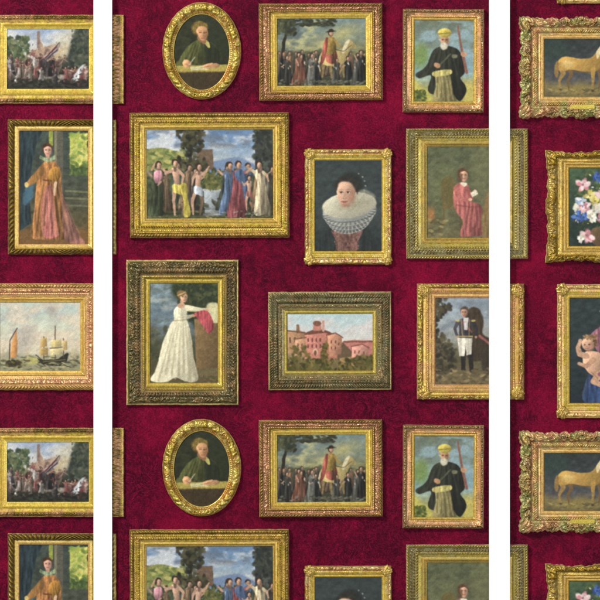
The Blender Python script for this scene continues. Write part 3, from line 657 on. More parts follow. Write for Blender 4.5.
def pic_red(w, h):
    p = Pic(w, h, 101)
    p.vgrad([(0, (78, 84, 56)), (0.5, (84, 86, 60)), (1, (92, 86, 56))], var=0.18)
    p.ell(18, 46, 14, 26, (98, 104, 62), soft=7, op=0.5); p.ell(60, 24, 18, 28, (104, 104, 66), soft=8, op=0.5)
    p.daubs(60, 2, 70, 4, 84, [(70, 74, 50), (100, 98, 66), (88, 90, 60)], (1.2, 3.0), op=0.4)
    p.stroke([(17, 36), (17, 78)], 1.6, (96, 78, 44)); p.poly([(15, 34), (27, 32), (28, 56), (16, 60)], (94, 84, 46), soft=1)
    p.stroke([(16, 60), (36, 62)], 1.6, (104, 84, 46)); p.stroke([(33, 62), (34, 82)], 1.4, (84, 68, 40))
    p.poly([(27, 42), (31, 37), (36, 35.4), (41, 39), (43, 47), (43.5, 54), (51, 56.5), (55, 62), (54, 74), (55.5, 87), (45, 89), (33, 88), (36, 74), (30, 66), (26.5, 56)], (150, 82, 74), fold=0.35, lit=0.3, var=0.06)
    folds(p, ((40, 58), (53, 60)), ((34, 88), (55, 87)), 8, (92, 42, 42), (194, 114, 102), (0.6, 1.8), 0.5)
    folds(p, ((29, 42), (40, 42)), ((28, 58), (42, 58)), 5, (100, 48, 46), (188, 110, 98), (0.5, 1.3), 0.5)
    p.stroke([(30, 58), (42, 60), (52, 60)], 1.4, (104, 50, 48), op=0.6, soft=1.0)
    p.stroke([(29, 42), (33, 52), (41, 53)], [5.5, 4.6, 3.4], (164, 90, 80)); p.stroke([(40, 42), (44.5, 50), (47, 46)], [4.4, 3.6, 2.8], (140, 74, 68))
    p.ell(43, 52.6, 2.0, 1.5, (204, 154, 118)); p.ell(47.6, 44.6, 1.6, 1.8, (204, 154, 118)); p.poly([(43, 46), (49, 43), (51, 47), (45, 50.4)], (196, 186, 158), curve=False); p.poly([(33, 36), (37, 40), (40, 36.6)], (206, 196, 170))
    face(p, 36, 28.5, 5.4, (92, 64, 42), (200, 150, 116), 0.35)
    p.ell(33, 31, 2.6, 5.0, (88, 62, 40), soft=1.0, op=0.8)
    p.poly([(58, 50), (66, 46), (80, 48), (80, 92), (56, 92)], (118, 96, 56), soft=1.2, fold=0.2); p.ell(66, 54, 5, 7, (164, 106, 76), soft=1.5)
    p.ell(4, 68, 4, 8, (140, 98, 52), soft=2); p.daubs(26, 0, 22, 72, 90, [(122, 112, 66), (84, 72, 44)], (0.8, 1.8), ang=0)
    return p.finish(1.0, 1.1)

def pic_white(w, h):
    p = Pic(w, h, 113)
    p.vgrad([(0, (96, 110, 104)), (0.3, (104, 124, 134)), (0.48, (96, 104, 98)), (0.62, (70, 74, 54)), (1, (96, 84, 52))], var=0.1)
    p.clouds(0, 44, (140, 164, 172), 0.9); p.clouds(0, 30, (176, 182, 170), 0.6, seed=5, thr=0.55)
    p.poly([(26, 0), (68, 0), (68, 50), (46, 46), (32, 22), (22, 10)], (52, 62, 40), soft=3, var=0.25)
    p.daubs(150, 28, 68, 0, 42, [(48, 58, 36), (68, 78, 46), (84, 88, 54), (42, 50, 36)], (0.9, 2.2), asp=1.4, op=0.7)
    p.daubs(70, 0, 22, 44, 78, [(82, 84, 56), (62, 66, 46), (96, 96, 66)], (0.9, 2.2), op=0.6)
    # stone pedestal, drape
    p.poly([(44, 36), (68, 34), (68, 86), (46, 86)], (122, 96, 60), curve=False, var=0.15, lit=0.2); p.poly([(44, 84), (68, 84), (68, 92), (44, 92)], (110, 96, 62), curve=False)
    p.poly([(56, 22), (68, 21), (68, 38), (60, 38)], (206, 200, 146), soft=1)
    p.daubs(50, 0, 68, 92, 99, [(120, 104, 62), (90, 80, 48)], (0.6, 1.2), ang=0)
    # woman in a long high-waisted white dress with a train
    p.poly([(0.5, 96), (5, 88), (9, 76), (12, 62), (18, 47), (23, 38), (34, 36), (38, 40), (41.5, 56), (43, 72), (46.5, 86), (47.5, 96), (40, 98.4), (31, 95.5), (25, 93.5), (18, 97.4), (9, 98.6)], (218, 210, 172), fold=0.14, lit=0.22, var=0.04)
    folds(p, ((23, 40), (37, 40)), ((4, 97), (45, 95)), 13, (156, 144, 104), (238, 232, 200), (0.5, 2.4), 0.45)
    p.stroke([(38, 44), (41, 66), (43.5, 92)], [1.0, 2.6, 3.4], (150, 138, 100), op=0.5, soft=1.5)
    p.poly([(25.5, 25.4), (28.4, 22.8), (35, 22), (37.4, 25), (36.4, 33), (35.4, 37), (24.6, 38), (25.4, 32)], (222, 214, 176), lit=0.25, var=0.05, fold=0.15)
    p.stroke([(23.5, 37.6), (36, 36.6)], 1.0, (176, 160, 112), op=0.8)
    p.poly([(24, 26.6), (26.4, 24.2), (29, 26.4), (28.4, 31.4), (34, 32.4), (42, 31.2), (42, 34), (33, 36.6), (25.6, 35.4), (23.6, 31)], (234, 226, 188), lit=0.25, fold=0.2, var=0.05); p.stroke([(29, 26), (28.6, 31)], 0.7, (164, 152, 112), op=0.7)
    p.poly([(35, 22), (42, 23), (50, 24.6), (56, 25), (56, 28), (46, 28.4), (37, 28)], (222, 212, 170), lit=0.15, var=0.05)
    p.stroke([(28, 34), (40, 33.4)], 0.7, (160, 148, 108), op=0.6); p.stroke([(38, 28), (54, 28)], 0.7, (160, 148, 108), op=0.6)
    p.ell(43, 32.5, 2.0, 1.4, (212, 162, 118)); p.ell(57, 26.5, 2.0, 1.3, (212, 162, 118))
    p.poly([(27, 22.8), (31, 25.5), (35, 22.4), (33, 20), (30, 20)], (214, 166, 126))
    p.poly([(44, 30), (54, 27), (60, 32), (63, 44), (58, 50), (52, 42), (46, 34)], (168, 70, 74), fold=0.5, lit=0.2)
    p.stroke([(32, 18), (31.6, 22)], 3.0, (206, 158, 118)); face(p, 33, 14, 4.6, (134, 98, 54), (226, 178, 136), 0.5); p.ell(31, 10.5, 4.2, 3.0, (140, 106, 60))
    p.stroke([(27.5, 12.5), (35, 9.5)], 0.9, (214, 190, 120), op=0.8)
    return p.finish(1.03)

def pic_villa(w, h):
    p = Pic(w, h, 127)
    p.vgrad([(0, (176, 204, 204)), (0.3, (198, 208, 204)), (0.55, (220, 202, 186)), (0.7, (150, 130, 90)), (1, (96, 84, 46))], var=0.04)
    p.clouds(2, 30, (222, 200, 190), 0.55)
    p.poly([(54, 28), (66, 26), (85, 27), (85, 42), (54, 42)], (190, 118, 104), curve=False, var=0.15); p.stroke([(56, 28), (85, 28)], 1.4, (130, 78, 60)); 
    for x in range(60, 84, 4): p.stroke([(x, 33), (x, 36)], 1.2, (140, 76, 70), op=0.8)
    p.poly([(0, 18), (12, 16), (18, 20), (18, 38), (0, 40)], (176, 132, 92), curve=False, lit=0.2); p.stroke([(11, 12), (11, 18)], 3, (140, 104, 74))
    p.stroke([(0, 17), (18, 19)], 1.3, (118, 80, 56))
    for x in (3, 8, 14): p.stroke([(x, 24), (x, 28)], 1.5, (92, 66, 52))
    # main house, loggia, belvedere, round dome
    p.poly([(18, 20), (38, 17), (38, 46), (18, 46)], (206, 130, 108), curve=False, lit=0.15); p.poly([(38, 17), (50, 24), (50, 44), (38, 46)], (186, 116, 92), curve=False)
    p.poly([(17, 20), (28, 15), (40, 17), (52, 24), (50, 25.5), (38, 19), (18, 21.5)], (118, 72, 56), curve=False)
    p.poly([(26, 10), (34, 10), (34, 17), (26, 17)], (196, 128, 104), curve=False); p.ell(30, 10, 4.2, 2.6, (132, 84, 66)); p.stroke([(36, 8), (36, 17)], 2.4, (214, 162, 140))
    for y in (25, 31):
        for x in (21, 25, 29, 33): p.stroke([(x, y), (x, y + 2.4)], 1.4, (112, 66, 60))
    p.ell(28, 38, 2.6, 3.4, (226, 190, 150)); p.ell(28, 39, 1.6, 2.6, (120, 76, 60))
    for x in (42, 46): p.stroke([(x, 28), (x, 31)], 1.3, (104, 62, 56))
    p.poly([(50, 30), (56, 29), (66, 40), (66, 48), (50, 46)], (104, 84, 60), curve=False); p.poly([(52, 44), (66, 42), (67, 52), (52, 52)], (168, 132, 78), curve=False)
    p.poly([(40, 22), (48, 20), (54, 24), (54, 40), (42, 42)], (196, 136, 104), curve=False, lit=0.3); p.stroke([(39, 21.4), (48, 19.2), (55, 24)], 1.2, (120, 76, 58)); p.poly([(8, 26), (18, 24), (20, 42), (8, 42)], (206, 152, 112), curve=False, lit=0.2); p.stroke([(7, 25.6), (19, 23.6)], 1.2, (126, 82, 60)); p.poly([(64, 33), (74, 31), (80, 34), (80, 44), (64, 44)], (210, 146, 124), curve=False, lit=0.3); p.stroke([(63, 32.6), (74, 30.4), (81, 34)], 1.1, (130, 80, 66))
    for x, y in ((44, 27), (48, 27), (51, 29), (44, 33), (48, 33), (11, 30), (15, 30), (11, 35), (15, 35), (67, 37), (71, 37), (76, 38)): p.stroke([(x, y), (x, y + 2)], 1.1, (108, 68, 60))
    p.daubs(210, 0, 85, 45, 57, [(70, 72, 30), (98, 92, 40), (124, 108, 52), (58, 56, 28), (84, 70, 36)], (0.8, 2.0), asp=1.4)
    p.daubs(45, 35, 40, 28, 46, [(98, 86, 40), (122, 100, 50), (80, 74, 36)], (0.8, 1.6)); p.daubs(40, 4, 22, 32, 46, [(92, 86, 40), (116, 98, 50)], (0.8, 1.8)); p.daubs(60, 68, 85, 42, 55, [(86, 80, 38), (112, 98, 50), (70, 68, 34)], (0.9, 2.0))
    return p.finish(1.05)

def pic_officer(w, h):
    p = Pic(w, h, 131)
    p.vgrad([(0, (140, 156, 168)), (0.25, (160, 170, 172)), (0.5, (148, 148, 130)), (0.66, (96, 90, 62)), (1, (116, 98, 62))], var=0.08)
    p.clouds(0, 36, (118, 130, 140), 0.7)
    p.daubs(260, 0, 20, 0, 76, [(62, 58, 42), (82, 74, 50), (54, 52, 42), (96, 84, 56)], (1.0, 2.4), asp=1.5, within=lambda x, y: x < 9 + 7 * math.sin(y * 0.16 + 0.3) or y > 44)
    # dark horse behind, rump and neck
    p.poly([(30, 18), (36, 10), (44, 12), (48, 24), (47, 36), (58, 42), (66, 52), (64, 66), (52, 62), (34, 62), (28, 44)], (70, 58, 42), fold=0.2, soft=1)
    p.poly([(46, 50), (60, 48), (71, 56), (71, 76), (50, 76), (46, 66)], (64, 56, 44), soft=1.5)
    p.stroke([(44, 38), (54, 46), (64, 52)], [2.6, 2.0, 1.2], (150, 84, 76))
    # officer: dark coat, gold braid, white breeches, tall boots
    p.stroke([(28, 54), (28, 72)], [5, 4], (46, 40, 36)); p.stroke([(35, 54), (36, 72)], [5, 4], (46, 40, 36))
    p.poly([(22, 38), (37, 38), (36, 56), (31, 57), (30.5, 48), (29, 58), (24, 58)], (212, 204, 180), fold=0.25, curve=False, lit=0.15)
    p.poly([(22.5, 23), (27, 20.5), (33, 20.5), (37.5, 23), (36, 32), (36.5, 40), (23.5, 40), (24, 32)], (70, 66, 72), fold=0.25, curve=False, lit=0.3)
    p.stroke([(22.6, 24), (19.6, 31), (22, 38)], [3.6, 3, 2.4], (78, 74, 80)); p.stroke([(37.6, 24), (41, 31), (40.5, 38)], [3.6, 3, 2.4], (52, 50, 54)); p.ell(22.4, 39, 1.3, 1.3, (206, 156, 120)); p.ell(40.4, 39, 1.3, 1.3, (190, 140, 106))
    p.stroke([(26, 22), (27, 38)], 0.7, (196, 166, 84), op=0.8); p.stroke([(34, 22), (33.4, 38)], 0.7, (186, 156, 76), op=0.8); p.ell(22.6, 23, 2.1, 1.0, (206, 184, 100)); p.ell(37.6, 23, 2.1, 1.0, (196, 172, 92)); p.stroke([(27, 24), (36, 34)], 1.3, (176, 92, 84), op=0.7)
    p.poly([(28, 20), (33, 20), (32, 32), (29, 32)], (206, 200, 190), curve=False)
    face(p, 29, 14.5, 4.2, (88, 76, 62), (206, 150, 118), -0.3); p.stroke([(22, 38.4), (37, 38.4)], 1.2, (190, 160, 90))
    p.daubs(120, 0, 71, 70, 86, [(126, 106, 66), (92, 82, 54), (150, 128, 84), (76, 68, 48)], (0.6, 1.6), ang=0, op=0.7)
    return p.finish(0.98)

def pic_flowers(w, h):
    p = Pic(w, h, 139)
    p.vgrad([(0, (70, 92, 62)), (0.35, (56, 74, 60)), (1, (40, 52, 46))], var=0.2)
    p.daubs(170, 6, 62, 4, 62, [(62, 88, 46), (84, 108, 56), (50, 70, 48), (104, 116, 58)], (0.6, 1.8), asp=2.4, op=0.8)
    p.poly([(24, 60), (42, 60), (44, 70), (40, 77), (27, 77), (22, 70)], (96, 76, 52), lit=0.3)
    def bloom(x, y, r, pal, n=16):
        for k in range(n):
            a = p.rng.uniform(0, 6.28); rr = r * p.rng.uniform(0.15, 0.85)
            px, py = x + rr * math.cos(a), y + rr * math.sin(a)
            p.daubs(1, px, px, py, py, [p.rng.choice(pal)], (r * 0.25, r * 0.42), ang=math.degrees(a), asp=1.7, op=0.95)
        p.ell(x, y, r * 0.22, r * 0.2, tuple(c * 0.7 for c in pal[0]))
    pk = [(226, 168, 168), (206, 128, 136), (236, 204, 200)]; wt = [(228, 222, 198), (206, 196, 168), (240, 236, 220)]
    bl = [(70, 104, 178), (92, 130, 196), (52, 80, 150)]; yl = [(218, 200, 96), (236, 224, 140), (190, 160, 70)]
    lb = [(196, 206, 220), (150, 168, 196), (222, 224, 224)]
    for x, y, r, c in ((14, 17, 6, pk), (28, 10, 5, bl), (36, 14, 5, wt), (44, 8, 5, pk), (21, 28, 5, yl), (26, 33, 5, yl), (12, 33, 4.5, lb), (33, 26, 5.5, pk),
                       (9, 41, 5, wt), (17, 40, 5, pk), (8, 48, 4.5, bl), (15, 49, 4, bl), (25, 43, 6, wt), (34, 40, 5, wt), (43, 34, 6, pk), (52, 26, 5, bl), (23, 50, 4, wt), (32, 50, 4, pk), (46, 46, 5, yl), (54, 40, 5, wt), (18, 67, 6.5, pk), (12, 70, 3.5, wt)):
        bloom(x, y, r, c)
    p.daubs(40, 4, 60, 6, 60, [(236, 230, 206), (80, 108, 160), (226, 206, 120)], (0.4, 0.8))
    return p.finish(1.08)

def pic_child(w, h):
    p = Pic(w, h, 149)
    p.vgrad([(0, (50, 62, 60)), (0.5, (46, 58, 58)), (1, (36, 46, 50))], var=0.15)
    p.poly([(18, 105), (16, 84), (26, 62), (32, 44), (44, 36), (58, 44), (72, 60), (80, 80), (80, 105)], (58, 74, 104), fold=0.3)
    p.poly([(18, 92), (26, 78), (40, 84), (44, 105), (16, 105)], (52, 76, 118), fold=0.4)
    p.poly([(20, 40), (26, 32), (36, 27), (48, 32), (54, 60), (34, 62), (26, 50)], (150, 94, 108), fold=0.4, lit=0.2)
    # infant held against her arm
    p.poly([(15, 55), (22, 53), (32, 56), (39, 66), (37, 77), (27, 79), (18, 73), (13.5, 64)], (212, 164, 128), lit=0.4, var=0.05)
    p.stroke([(17, 58), (10.5, 56), (8.6, 50), (10.6, 44.6)], [6, 5.4, 4.6, 3.6], (206, 158, 122)); p.ell(11, 43, 2.1, 2.0, (214, 166, 130)); p.stroke([(10, 53.4), (12.6, 52.6)], 0.6, (160, 112, 84), op=0.7)
    p.stroke([(24, 62), (17, 68), (11, 66)], [5.5, 4.4, 3.2], (198, 148, 114)); p.ell(10, 65.6, 1.9, 1.6, (210, 160, 126))
    p.stroke([(30, 76), (24, 83), (33, 87)], [8, 6, 4.6], (204, 156, 120)); p.stroke([(22, 74), (28, 80)], 1.0, (150, 100, 76), op=0.6)
    p.ell(19.5, 51.5, 3.0, 2.4, (176, 124, 94), soft=1.5, op=0.6)
    p.ell(20, 44, 7.4, 7.2, (136, 100, 66), var=0.3, soft=0.8)
    p.ell(18.6, 46, 6.2, 6.6, (218, 170, 134), lit=0.3, var=0.04, rot=-15); p.ell(22.8, 48, 2.2, 4, (170, 122, 92), soft=1.6, op=0.6)
    p.daubs(26, 14, 27, 37.6, 41.4, [(150, 114, 76), (116, 84, 56), (172, 134, 90)], (0.6, 1.2)); p.daubs(10, 24, 27.4, 41, 48, [(130, 96, 62), (104, 76, 50)], (0.6, 1.1))
    for ex in (15.4, 19.8): p.ell(ex, 46.8, 1.0, 0.55, (66, 46, 36), soft=0.3); p.stroke([(ex - 1, 45.4), (ex + 1, 45.2)], 0.4, (160, 116, 88), op=0.7)
    p.ell(17.2, 48.8, 0.9, 0.7, (190, 132, 104), soft=0.5); p.stroke([(16.2, 50.6), (17.4, 51.0), (18.8, 50.6)], 0.7, (176, 84, 78)); p.ell(20.8, 49.4, 1.5, 1.3, (222, 140, 116), soft=1.0, op=0.6); p.ell(14.4, 49.2, 1.2, 1.2, (226, 150, 124), soft=0.9, op=0.6)
    # woman above, looking down
    p.poly([(36, 30), (44, 28), (46, 42), (34, 44)], (216, 168, 134))
    face(p, 41, 21, 10.0, (96, 66, 44), (224, 176, 142), -0.25)
    p.poly([(30, 14), (40, 7), (54, 14), (56, 34), (51, 30), (48, 16), (38, 12)], (184, 168, 130), fold=0.3)
    p.stroke([(50, 62), (40, 74), (30, 76)], [8, 6, 4], (150, 92, 106))
    return p.finish(1.05)

# ------------------------------------------------------------------ picture frames
def ring_rect(outer, inner, step):
    ox0, oy0, ox1, oy1 = outer; ix0, iy0, ix1, iy1 = inner
    O = [(ox0, oy0), (ox1, oy0), (ox1, oy1), (ox0, oy1)]
    I = [(ix0, iy0), (ix1, iy0), (ix1, iy1), (ix0, iy1)]
    nrm = [(0, -1), (1, 0), (0, 1), (-1, 0)]
    A, B, sL, nL, cL, half = [], [], [], [], [], []
    for k in range(4):
        a0, a1, b0, b1 = map(np.array, (O[k], O[(k + 1) % 4], I[k], I[(k + 1) % 4]))
        L = np.linalg.norm(a1 - a0); n = max(8, int(L / step))
        u = np.linspace(0, 1, n, endpoint=False)[:, None]
        A.append(a0 + (a1 - a0) * u); B.append(b0 + (b1 - b0) * u)
        sL.append((u[:, 0] - 0.5) * L); half.append(np.full(n, L / 2))
        nL.append(np.repeat(np.array([nrm[k]], float), n, 0))
        cL.append(np.minimum(u[:, 0], 1 - u[:, 0]) * L)
    nn = np.concatenate(nL)
    i = 0                                      # corner points move along the diagonal
    for k in range(4):
        nn[i] = np.array(nrm[k]) + np.array(nrm[k - 1]); i += len(A[k])
    return dict(A=np.concatenate(A), B=np.concatenate(B), s=np.concatenate(sL), n=nn, c=np.concatenate(cL), half=np.concatenate(half))

def ring_oval(outer, inner, step):
    (cx, cy, rx, ry), (jx, jy, qx, qy) = outer, inner
    n = int(2 * math.pi * (rx + ry) / 2 / step)
    th = np.linspace(0, 2 * math.pi, n, endpoint=False) - math.pi / 2
    A = np.stack([cx + rx * np.cos(th), cy + ry * np.sin(th)], 1); B = np.stack([jx + qx * np.cos(th), jy + qy * np.sin(th)], 1)
    d = np.stack([np.cos(th), np.sin(th)], 1)
    s = np.linspace(-0.5, 0.5, n, endpoint=False) * 2 * math.pi * (rx + ry) / 2
    return dict(A=A, B=B, s=s, n=d, c=np.full(n, 1e3), half=np.full(n, 200.0))

def ornament(kind, q, s, width, amp, per, seed, c):
    """relief height (in units) and how much of it stands proud (0..1) of the band's ground"""
    a = np.abs(s)
    env = np.clip(np.sin(np.pi * np.clip(q, 0, 1)), 0, 1) ** 0.6
    if kind == 'leaf':
        ph = a / per + 0.55 * (q - 0.5)
        f = (0.5 + 0.5 * np.cos(2 * np.pi * ph)) ** 0.8
        v = 0.15 * np.cos(6 * np.pi * ph)
        h = f + v * f
    elif kind == 'rope':
        h = np.abs(np.sin(np.pi * (a / per + q * 1.1))) ** 0.8
    elif kind == 'bead':
        fx = (np.mod(a / per, 1) - 0.5) * per; fy = (q - 0.5) * width
        rr = (fx * fx + fy * fy) / (0.42 * min(per, width)) ** 2
        h = np.sqrt(np.clip(1 - rr, 0, 1)); env = np.ones_like(h)
    elif kind == 'egg':
        fx = (np.mod(a / per, 1) - 0.5) * 2; fy = (q - 0.35) * 1.7
        rr = fx * fx * 1.6 + fy * fy
        h = np.sqrt(np.clip(1 - rr, 0, 1)) + 0.5 * np.exp(-((np.abs(fx) - 1) / 0.16) ** 2)
    elif kind == 'acanthus':
        fx = (np.mod(a / per, 1) - 0.5) * 2; ang = np.arctan2(fx * 0.8, 1.15 - q)
        h = (0.45 + 0.55 * np.cos(ang * 9)) * np.clip(1.15 - np.sqrt(fx * fx * 0.8 + (1 - q) ** 2 * 0.9), 0, 1) * 1.3
        h = h + 0.25 * np.exp(-(fx / 0.14) ** 2)
    elif kind == 'dart':
        fx = np.abs(np.mod(a / per, 1) - 0.5) * 2
        h = np.clip(1 - np.abs(fx - q) * 2.2, 0, 1)
    else:   # scrolls and carved foliage, mirrored about the middle of each side
        X = a / per; Y = q * width / per
        wxx = 1.3 * (vnoise(X * 0.9, Y * 0.9, seed) - 0.5); wyy = 1.3 * (vnoise(X * 0.9 + 9, Y * 0.9, seed + 3) - 0.5)
        r1 = 1 - np.abs(2 * vnoise(X * 1.6 + wxx * 2, Y * 1.6 + wyy * 2, seed + 7) - 1)
        r2 = 1 - np.abs(2 * vnoise(X * 3.6 + wxx * 3, Y * 3.6 + wyy * 3, seed + 11) - 1)
        h = np.clip(r1 ** 2.2 * 0.9 + r2 ** 2 * 0.45 - 0.12, 0, 1.3)
    h = h * env
    # hand carving and old losses
    h = h * (0.72 + 0.5 * vnoise(s * 0.5, q * 3 + c * 0.01, seed + 41))
    return amp * h, np.clip(h, 0, 1)

def build_ring(ring, st, seed, origin):
    s = ring['s']; n = len(s)
    wdt = np.median(np.linalg.norm(ring['A'] - ring['B'], axis=1))
    wdt = min(np.linalg.norm(ring['A'] - ring['B'], axis=1).max(), max(2.0, wdt))
    m = max(10, int(wdt / st.get('res', 0.5)))
    t = np.linspace(0, 1, m)
    T = np.repeat(t[None, :], n, 0); SS = np.repeat(s[:, None], m, 1); CC = np.repeat(ring['c'][:, None], m, 1)
    pt = [p[0] for p in st['prof']]; ph = [p[1] for p in st['prof']]
    Hb = np.interp(T, pt, ph)
    cols = np.zeros((n, m, 3)); ct = [p[0] for p in st['tint']]
    cl = np.array([lin(p[1]) for p in st['tint']])
    for k in range(3): cols[..., k] = np.interp(T, ct, cl[:, k])
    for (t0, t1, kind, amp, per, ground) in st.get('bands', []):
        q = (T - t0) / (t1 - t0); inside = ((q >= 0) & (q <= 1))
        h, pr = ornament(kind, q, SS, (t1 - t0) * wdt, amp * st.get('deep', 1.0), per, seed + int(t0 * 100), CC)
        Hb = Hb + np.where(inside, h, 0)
        if ground is not None:          # hollows darkened by relief height to boost carving contrast, raised parts stay gilded
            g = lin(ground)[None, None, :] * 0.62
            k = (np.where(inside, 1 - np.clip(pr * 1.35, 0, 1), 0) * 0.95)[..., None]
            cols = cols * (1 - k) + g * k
    if st.get('cart'):                  # carved swellings at corners and mid-sides
        amp, rad, per = st['cart']
        near = np.exp(-(CC / rad) ** 2) + (0.8 * np.exp(-(SS / rad) ** 2) if st.get('mid') else 0)
        h, pr = ornament('scroll', np.clip(T * 1.2, 0, 1), SS, wdt, 1.0, per, seed + 5, CC)
        Hb = Hb + amp * near * (0.35 + h) * np.clip(np.sin(np.pi * np.clip(T * 1.1, 0, 1)), 0, 1) ** 0.5
    if st.get('edge', True) and wdt > 5:        # lit-edge highlight painted into the tint along the outer arris
        k = (1 - sm(0.02, 0.07, T))[..., None] * 0.75
        cols = cols * (1 - k) + lin((226, 206, 140))[None, None, :] * k
    # old finish: patches of another hue
    px = ring['A'][:, None, :] * (1 - T[..., None]) + ring['B'][:, None, :] * T[..., None]
    for (hue, amt, sc, sd) in st.get('patina', []):
        nz = fbm(px[..., 0] * sc, px[..., 1] * sc, seed + sd, 4)
        k = (sm(0.46, 0.66, nz) * amt)[..., None]
        cols = cols * (1 - k) + lin(hue)[None, None, :] * k
    g = fbm(px[..., 0] * 0.8, px[..., 1] * 0.8, seed + 63, 3)
    cols = cols * (0.70 + 0.50 * g)[..., None]
    fl = sm(0.58, 0.72, fbm(px[..., 0] * 0.55, px[..., 1] * 0.55, seed + 71, 3)) * st.get('fleck', 0.34)          # flecks of old varnish and rubbed bole
    cols = cols * (1 - fl)[..., None] + lin((96, 62, 26))[None, None, :] * fl[..., None]
    if st.get('wob'):                   # pierced and scalloped rococo outline
        amp, per = st['wob']
        a = np.abs(s)
        wv = amp * (0.55 * np.sin(2 * np.pi * a / per) + 0.35 * np.sin(2 * np.pi * a / (per * 0.37) + 1) + 1.0 * (vnoise(a * 0.35, a * 0 + seed, seed) - 0.5))
        wv = wv + st.get('sweep', 0) * (np.exp(-(ring['c'] / 14.0) ** 2) + 0.7 * np.exp(-(s / 12.0) ** 2) - 0.5)
        px = px + (ring['n'] * wv[:, None])[:, None, :] * ((1 - T) ** 1.5)[..., None]
    else:
        wv = 0.35 * (vnoise(s * 0.25, s * 0, seed + 2) - 0.5)
        px = px + (ring['n'] * wv[:, None])[:, None, :] * (1 - T)[..., None]
    back = st.get('back', 0.0)
    # first and last rows drop to the wall / the picture
    Hf = np.concatenate([np.full((n, 1), back), Hb, np.full((n, 1), st.get('inner', 1.0))], 1)
    px = np.concatenate([px[:, :1], px, px[:, -1:]], 1)
    cols = np.concatenate([cols[:, :1], cols, cols[:, -1:]], 1)
    M = m + 2
    V = np.zeros((n, M, 3)); V[..., 0] = (px[..., 0] - origin[0]) * S; V[..., 1] = -Hf * S; V[..., 2] = (origin[1] - px[..., 1]) * S
    idx = np.arange(n * M).reshape(n, M); nx = np.roll(idx, -1, 0)
    quads = np.stack([idx[:, :-1], idx[:, 1:], nx[:, 1:], nx[:, :-1]], -1).reshape(-1, 4)
    return V.reshape(-1, 3), quads, cols.reshape(-1, 3) * ALB

def corner_mesh(x, y, sx, sy, r, tint, seed, origin, hgt):
    """carved shell-and-scroll corner piece; sx, sy point outwards"""
    nr, na = 16, 64
    rr = np.linspace(0, 1, nr)[:, None]; th = np.linspace(0, 2 * np.pi, na, endpoint=False)[None, :]
    out = math.atan2(sy, sx); d = th - out
    rad = r * (1 + 0.06 * np.cos(11 * d + 1) - 0.10 * np.cos(4 * d) - 0.08 * np.cos(d) + 0.05 * vnoise(th * 3, th * 0, seed))
    X = x + rr * rad * np.cos(th); Y = y + rr * rad * np.sin(th)
    dome = np.sqrt(np.clip(1 - rr ** 2 * 0.96, 0, 1))
    dd = np.arctan2(np.sin(th) * rr + 0.55 * math.sin(out), np.cos(th) * rr + 0.55 * math.cos(out)) - out
    shell = 0.5 + 0.5 * np.cos(15 * dd)
    sc = ornament('scroll', np.clip(rr + 0 * th, 0, 1), X * 1.0 - x + 20, r, 1.0, r * 0.55, seed, X * 0)[0]
    H = hgt + dome * r * 0.42 * (0.55 + 0.35 * shell * np.minimum(1, rr * 2) + 0.5 * sc) + 0.5 * np.exp(-(rr / 0.22) ** 2)
    H = np.concatenate([H, np.full((1, na), 0.4)], 0); X = np.concatenate([X, X[-1:]], 0); Y = np.concatenate([Y, Y[-1:]], 0)
    nr += 1
    V = np.stack([(X - origin[0]) * S, -H * S, (origin[1] - Y) * S], -1).reshape(-1, 3)
    idx = np.arange(nr * na).reshape(nr, na); nx = np.roll(idx, -1, 1)
    q = np.stack([idx[:-1], idx[1:], nx[1:], nx[:-1]], -1).reshape(-1, 4)
    g = fbm(X * 0.8, Y * 0.8, seed, 3)
    cols = lin(tint)[None, None, :] * (0.7 + 0.6 * g)[..., None]
    fl = (sm(0.52, 0.68, fbm(X * 0.55, Y * 0.55, seed + 3, 3)) * 0.55)[..., None]
    cols = cols * (1 - fl) + lin((104, 70, 30))[None, None, :] * fl
    return V, q, cols.reshape(-1, 3) * ALB

def canvas_mesh(im, op, origin, oval=None):
    ny, nx = im.shape[:2]
    x0, y0, x1, y1 = op
    X, Y = np.meshgrid(np.linspace(x0, x1, nx), np.linspace(y0, y1, ny))
    if oval:                                          # square grid bent onto a disc
        cx, cy, rx, ry = oval
        a = (X - cx) / ((x1 - x0) / 2); b = (Y - cy) / ((y1 - y0) / 2)
        da = a * np.sqrt(np.clip(1 - b * b / 2, 0, 1)); db = b * np.sqrt(np.clip(1 - a * a / 2, 0, 1))
        X = cx + da * rx; Y = cy + db * ry
        # colours are looked up at the bent positions, so the picture itself stays undistorted
        jx = np.clip(((X - x0) / (x1 - x0) * (nx - 1)).round().astype(int), 0, nx - 1); jy = np.clip(((Y - y0) / (y1 - y0) * (ny - 1)).round().astype(int), 0, ny - 1)
        im = im[jy, jx]
    H = np.full(X.shape, 1.6) + 0.10 * (fbm(X * 0.05, Y * 0.05, 3, 2) - 0.5)
    V = np.stack([(X - origin[0]) * S, -H * S, (origin[1] - Y) * S], -1).reshape(-1, 3)
    idx = np.arange(nx * ny).reshape(ny, nx)
    q = np.stack([idx[:-1, :-1], idx[1:, :-1], idx[1:, 1:], idx[:-1, 1:]], -1).reshape(-1, 4)
    # stretcher edge: a rim folded back towards the wall
    rim = np.concatenate([idx[0, :], idx[1:, -1], idx[-1, -2::-1], idx[-2:0:-1, 0]])
    V2 = V[rim].copy(); V2[:, 1] = -0.3 * S
    j = np.arange(len(rim)) + nx * ny
    q2 = np.stack([rim, np.roll(rim, -1), np.roll(j, -1), j], -1)
    cols = lin(im).reshape(-1, 3) * ALB
    return np.concatenate([V, V2]), np.concatenate([q, q2]), np.concatenate([cols, np.full((len(rim), 3), 0.4)])

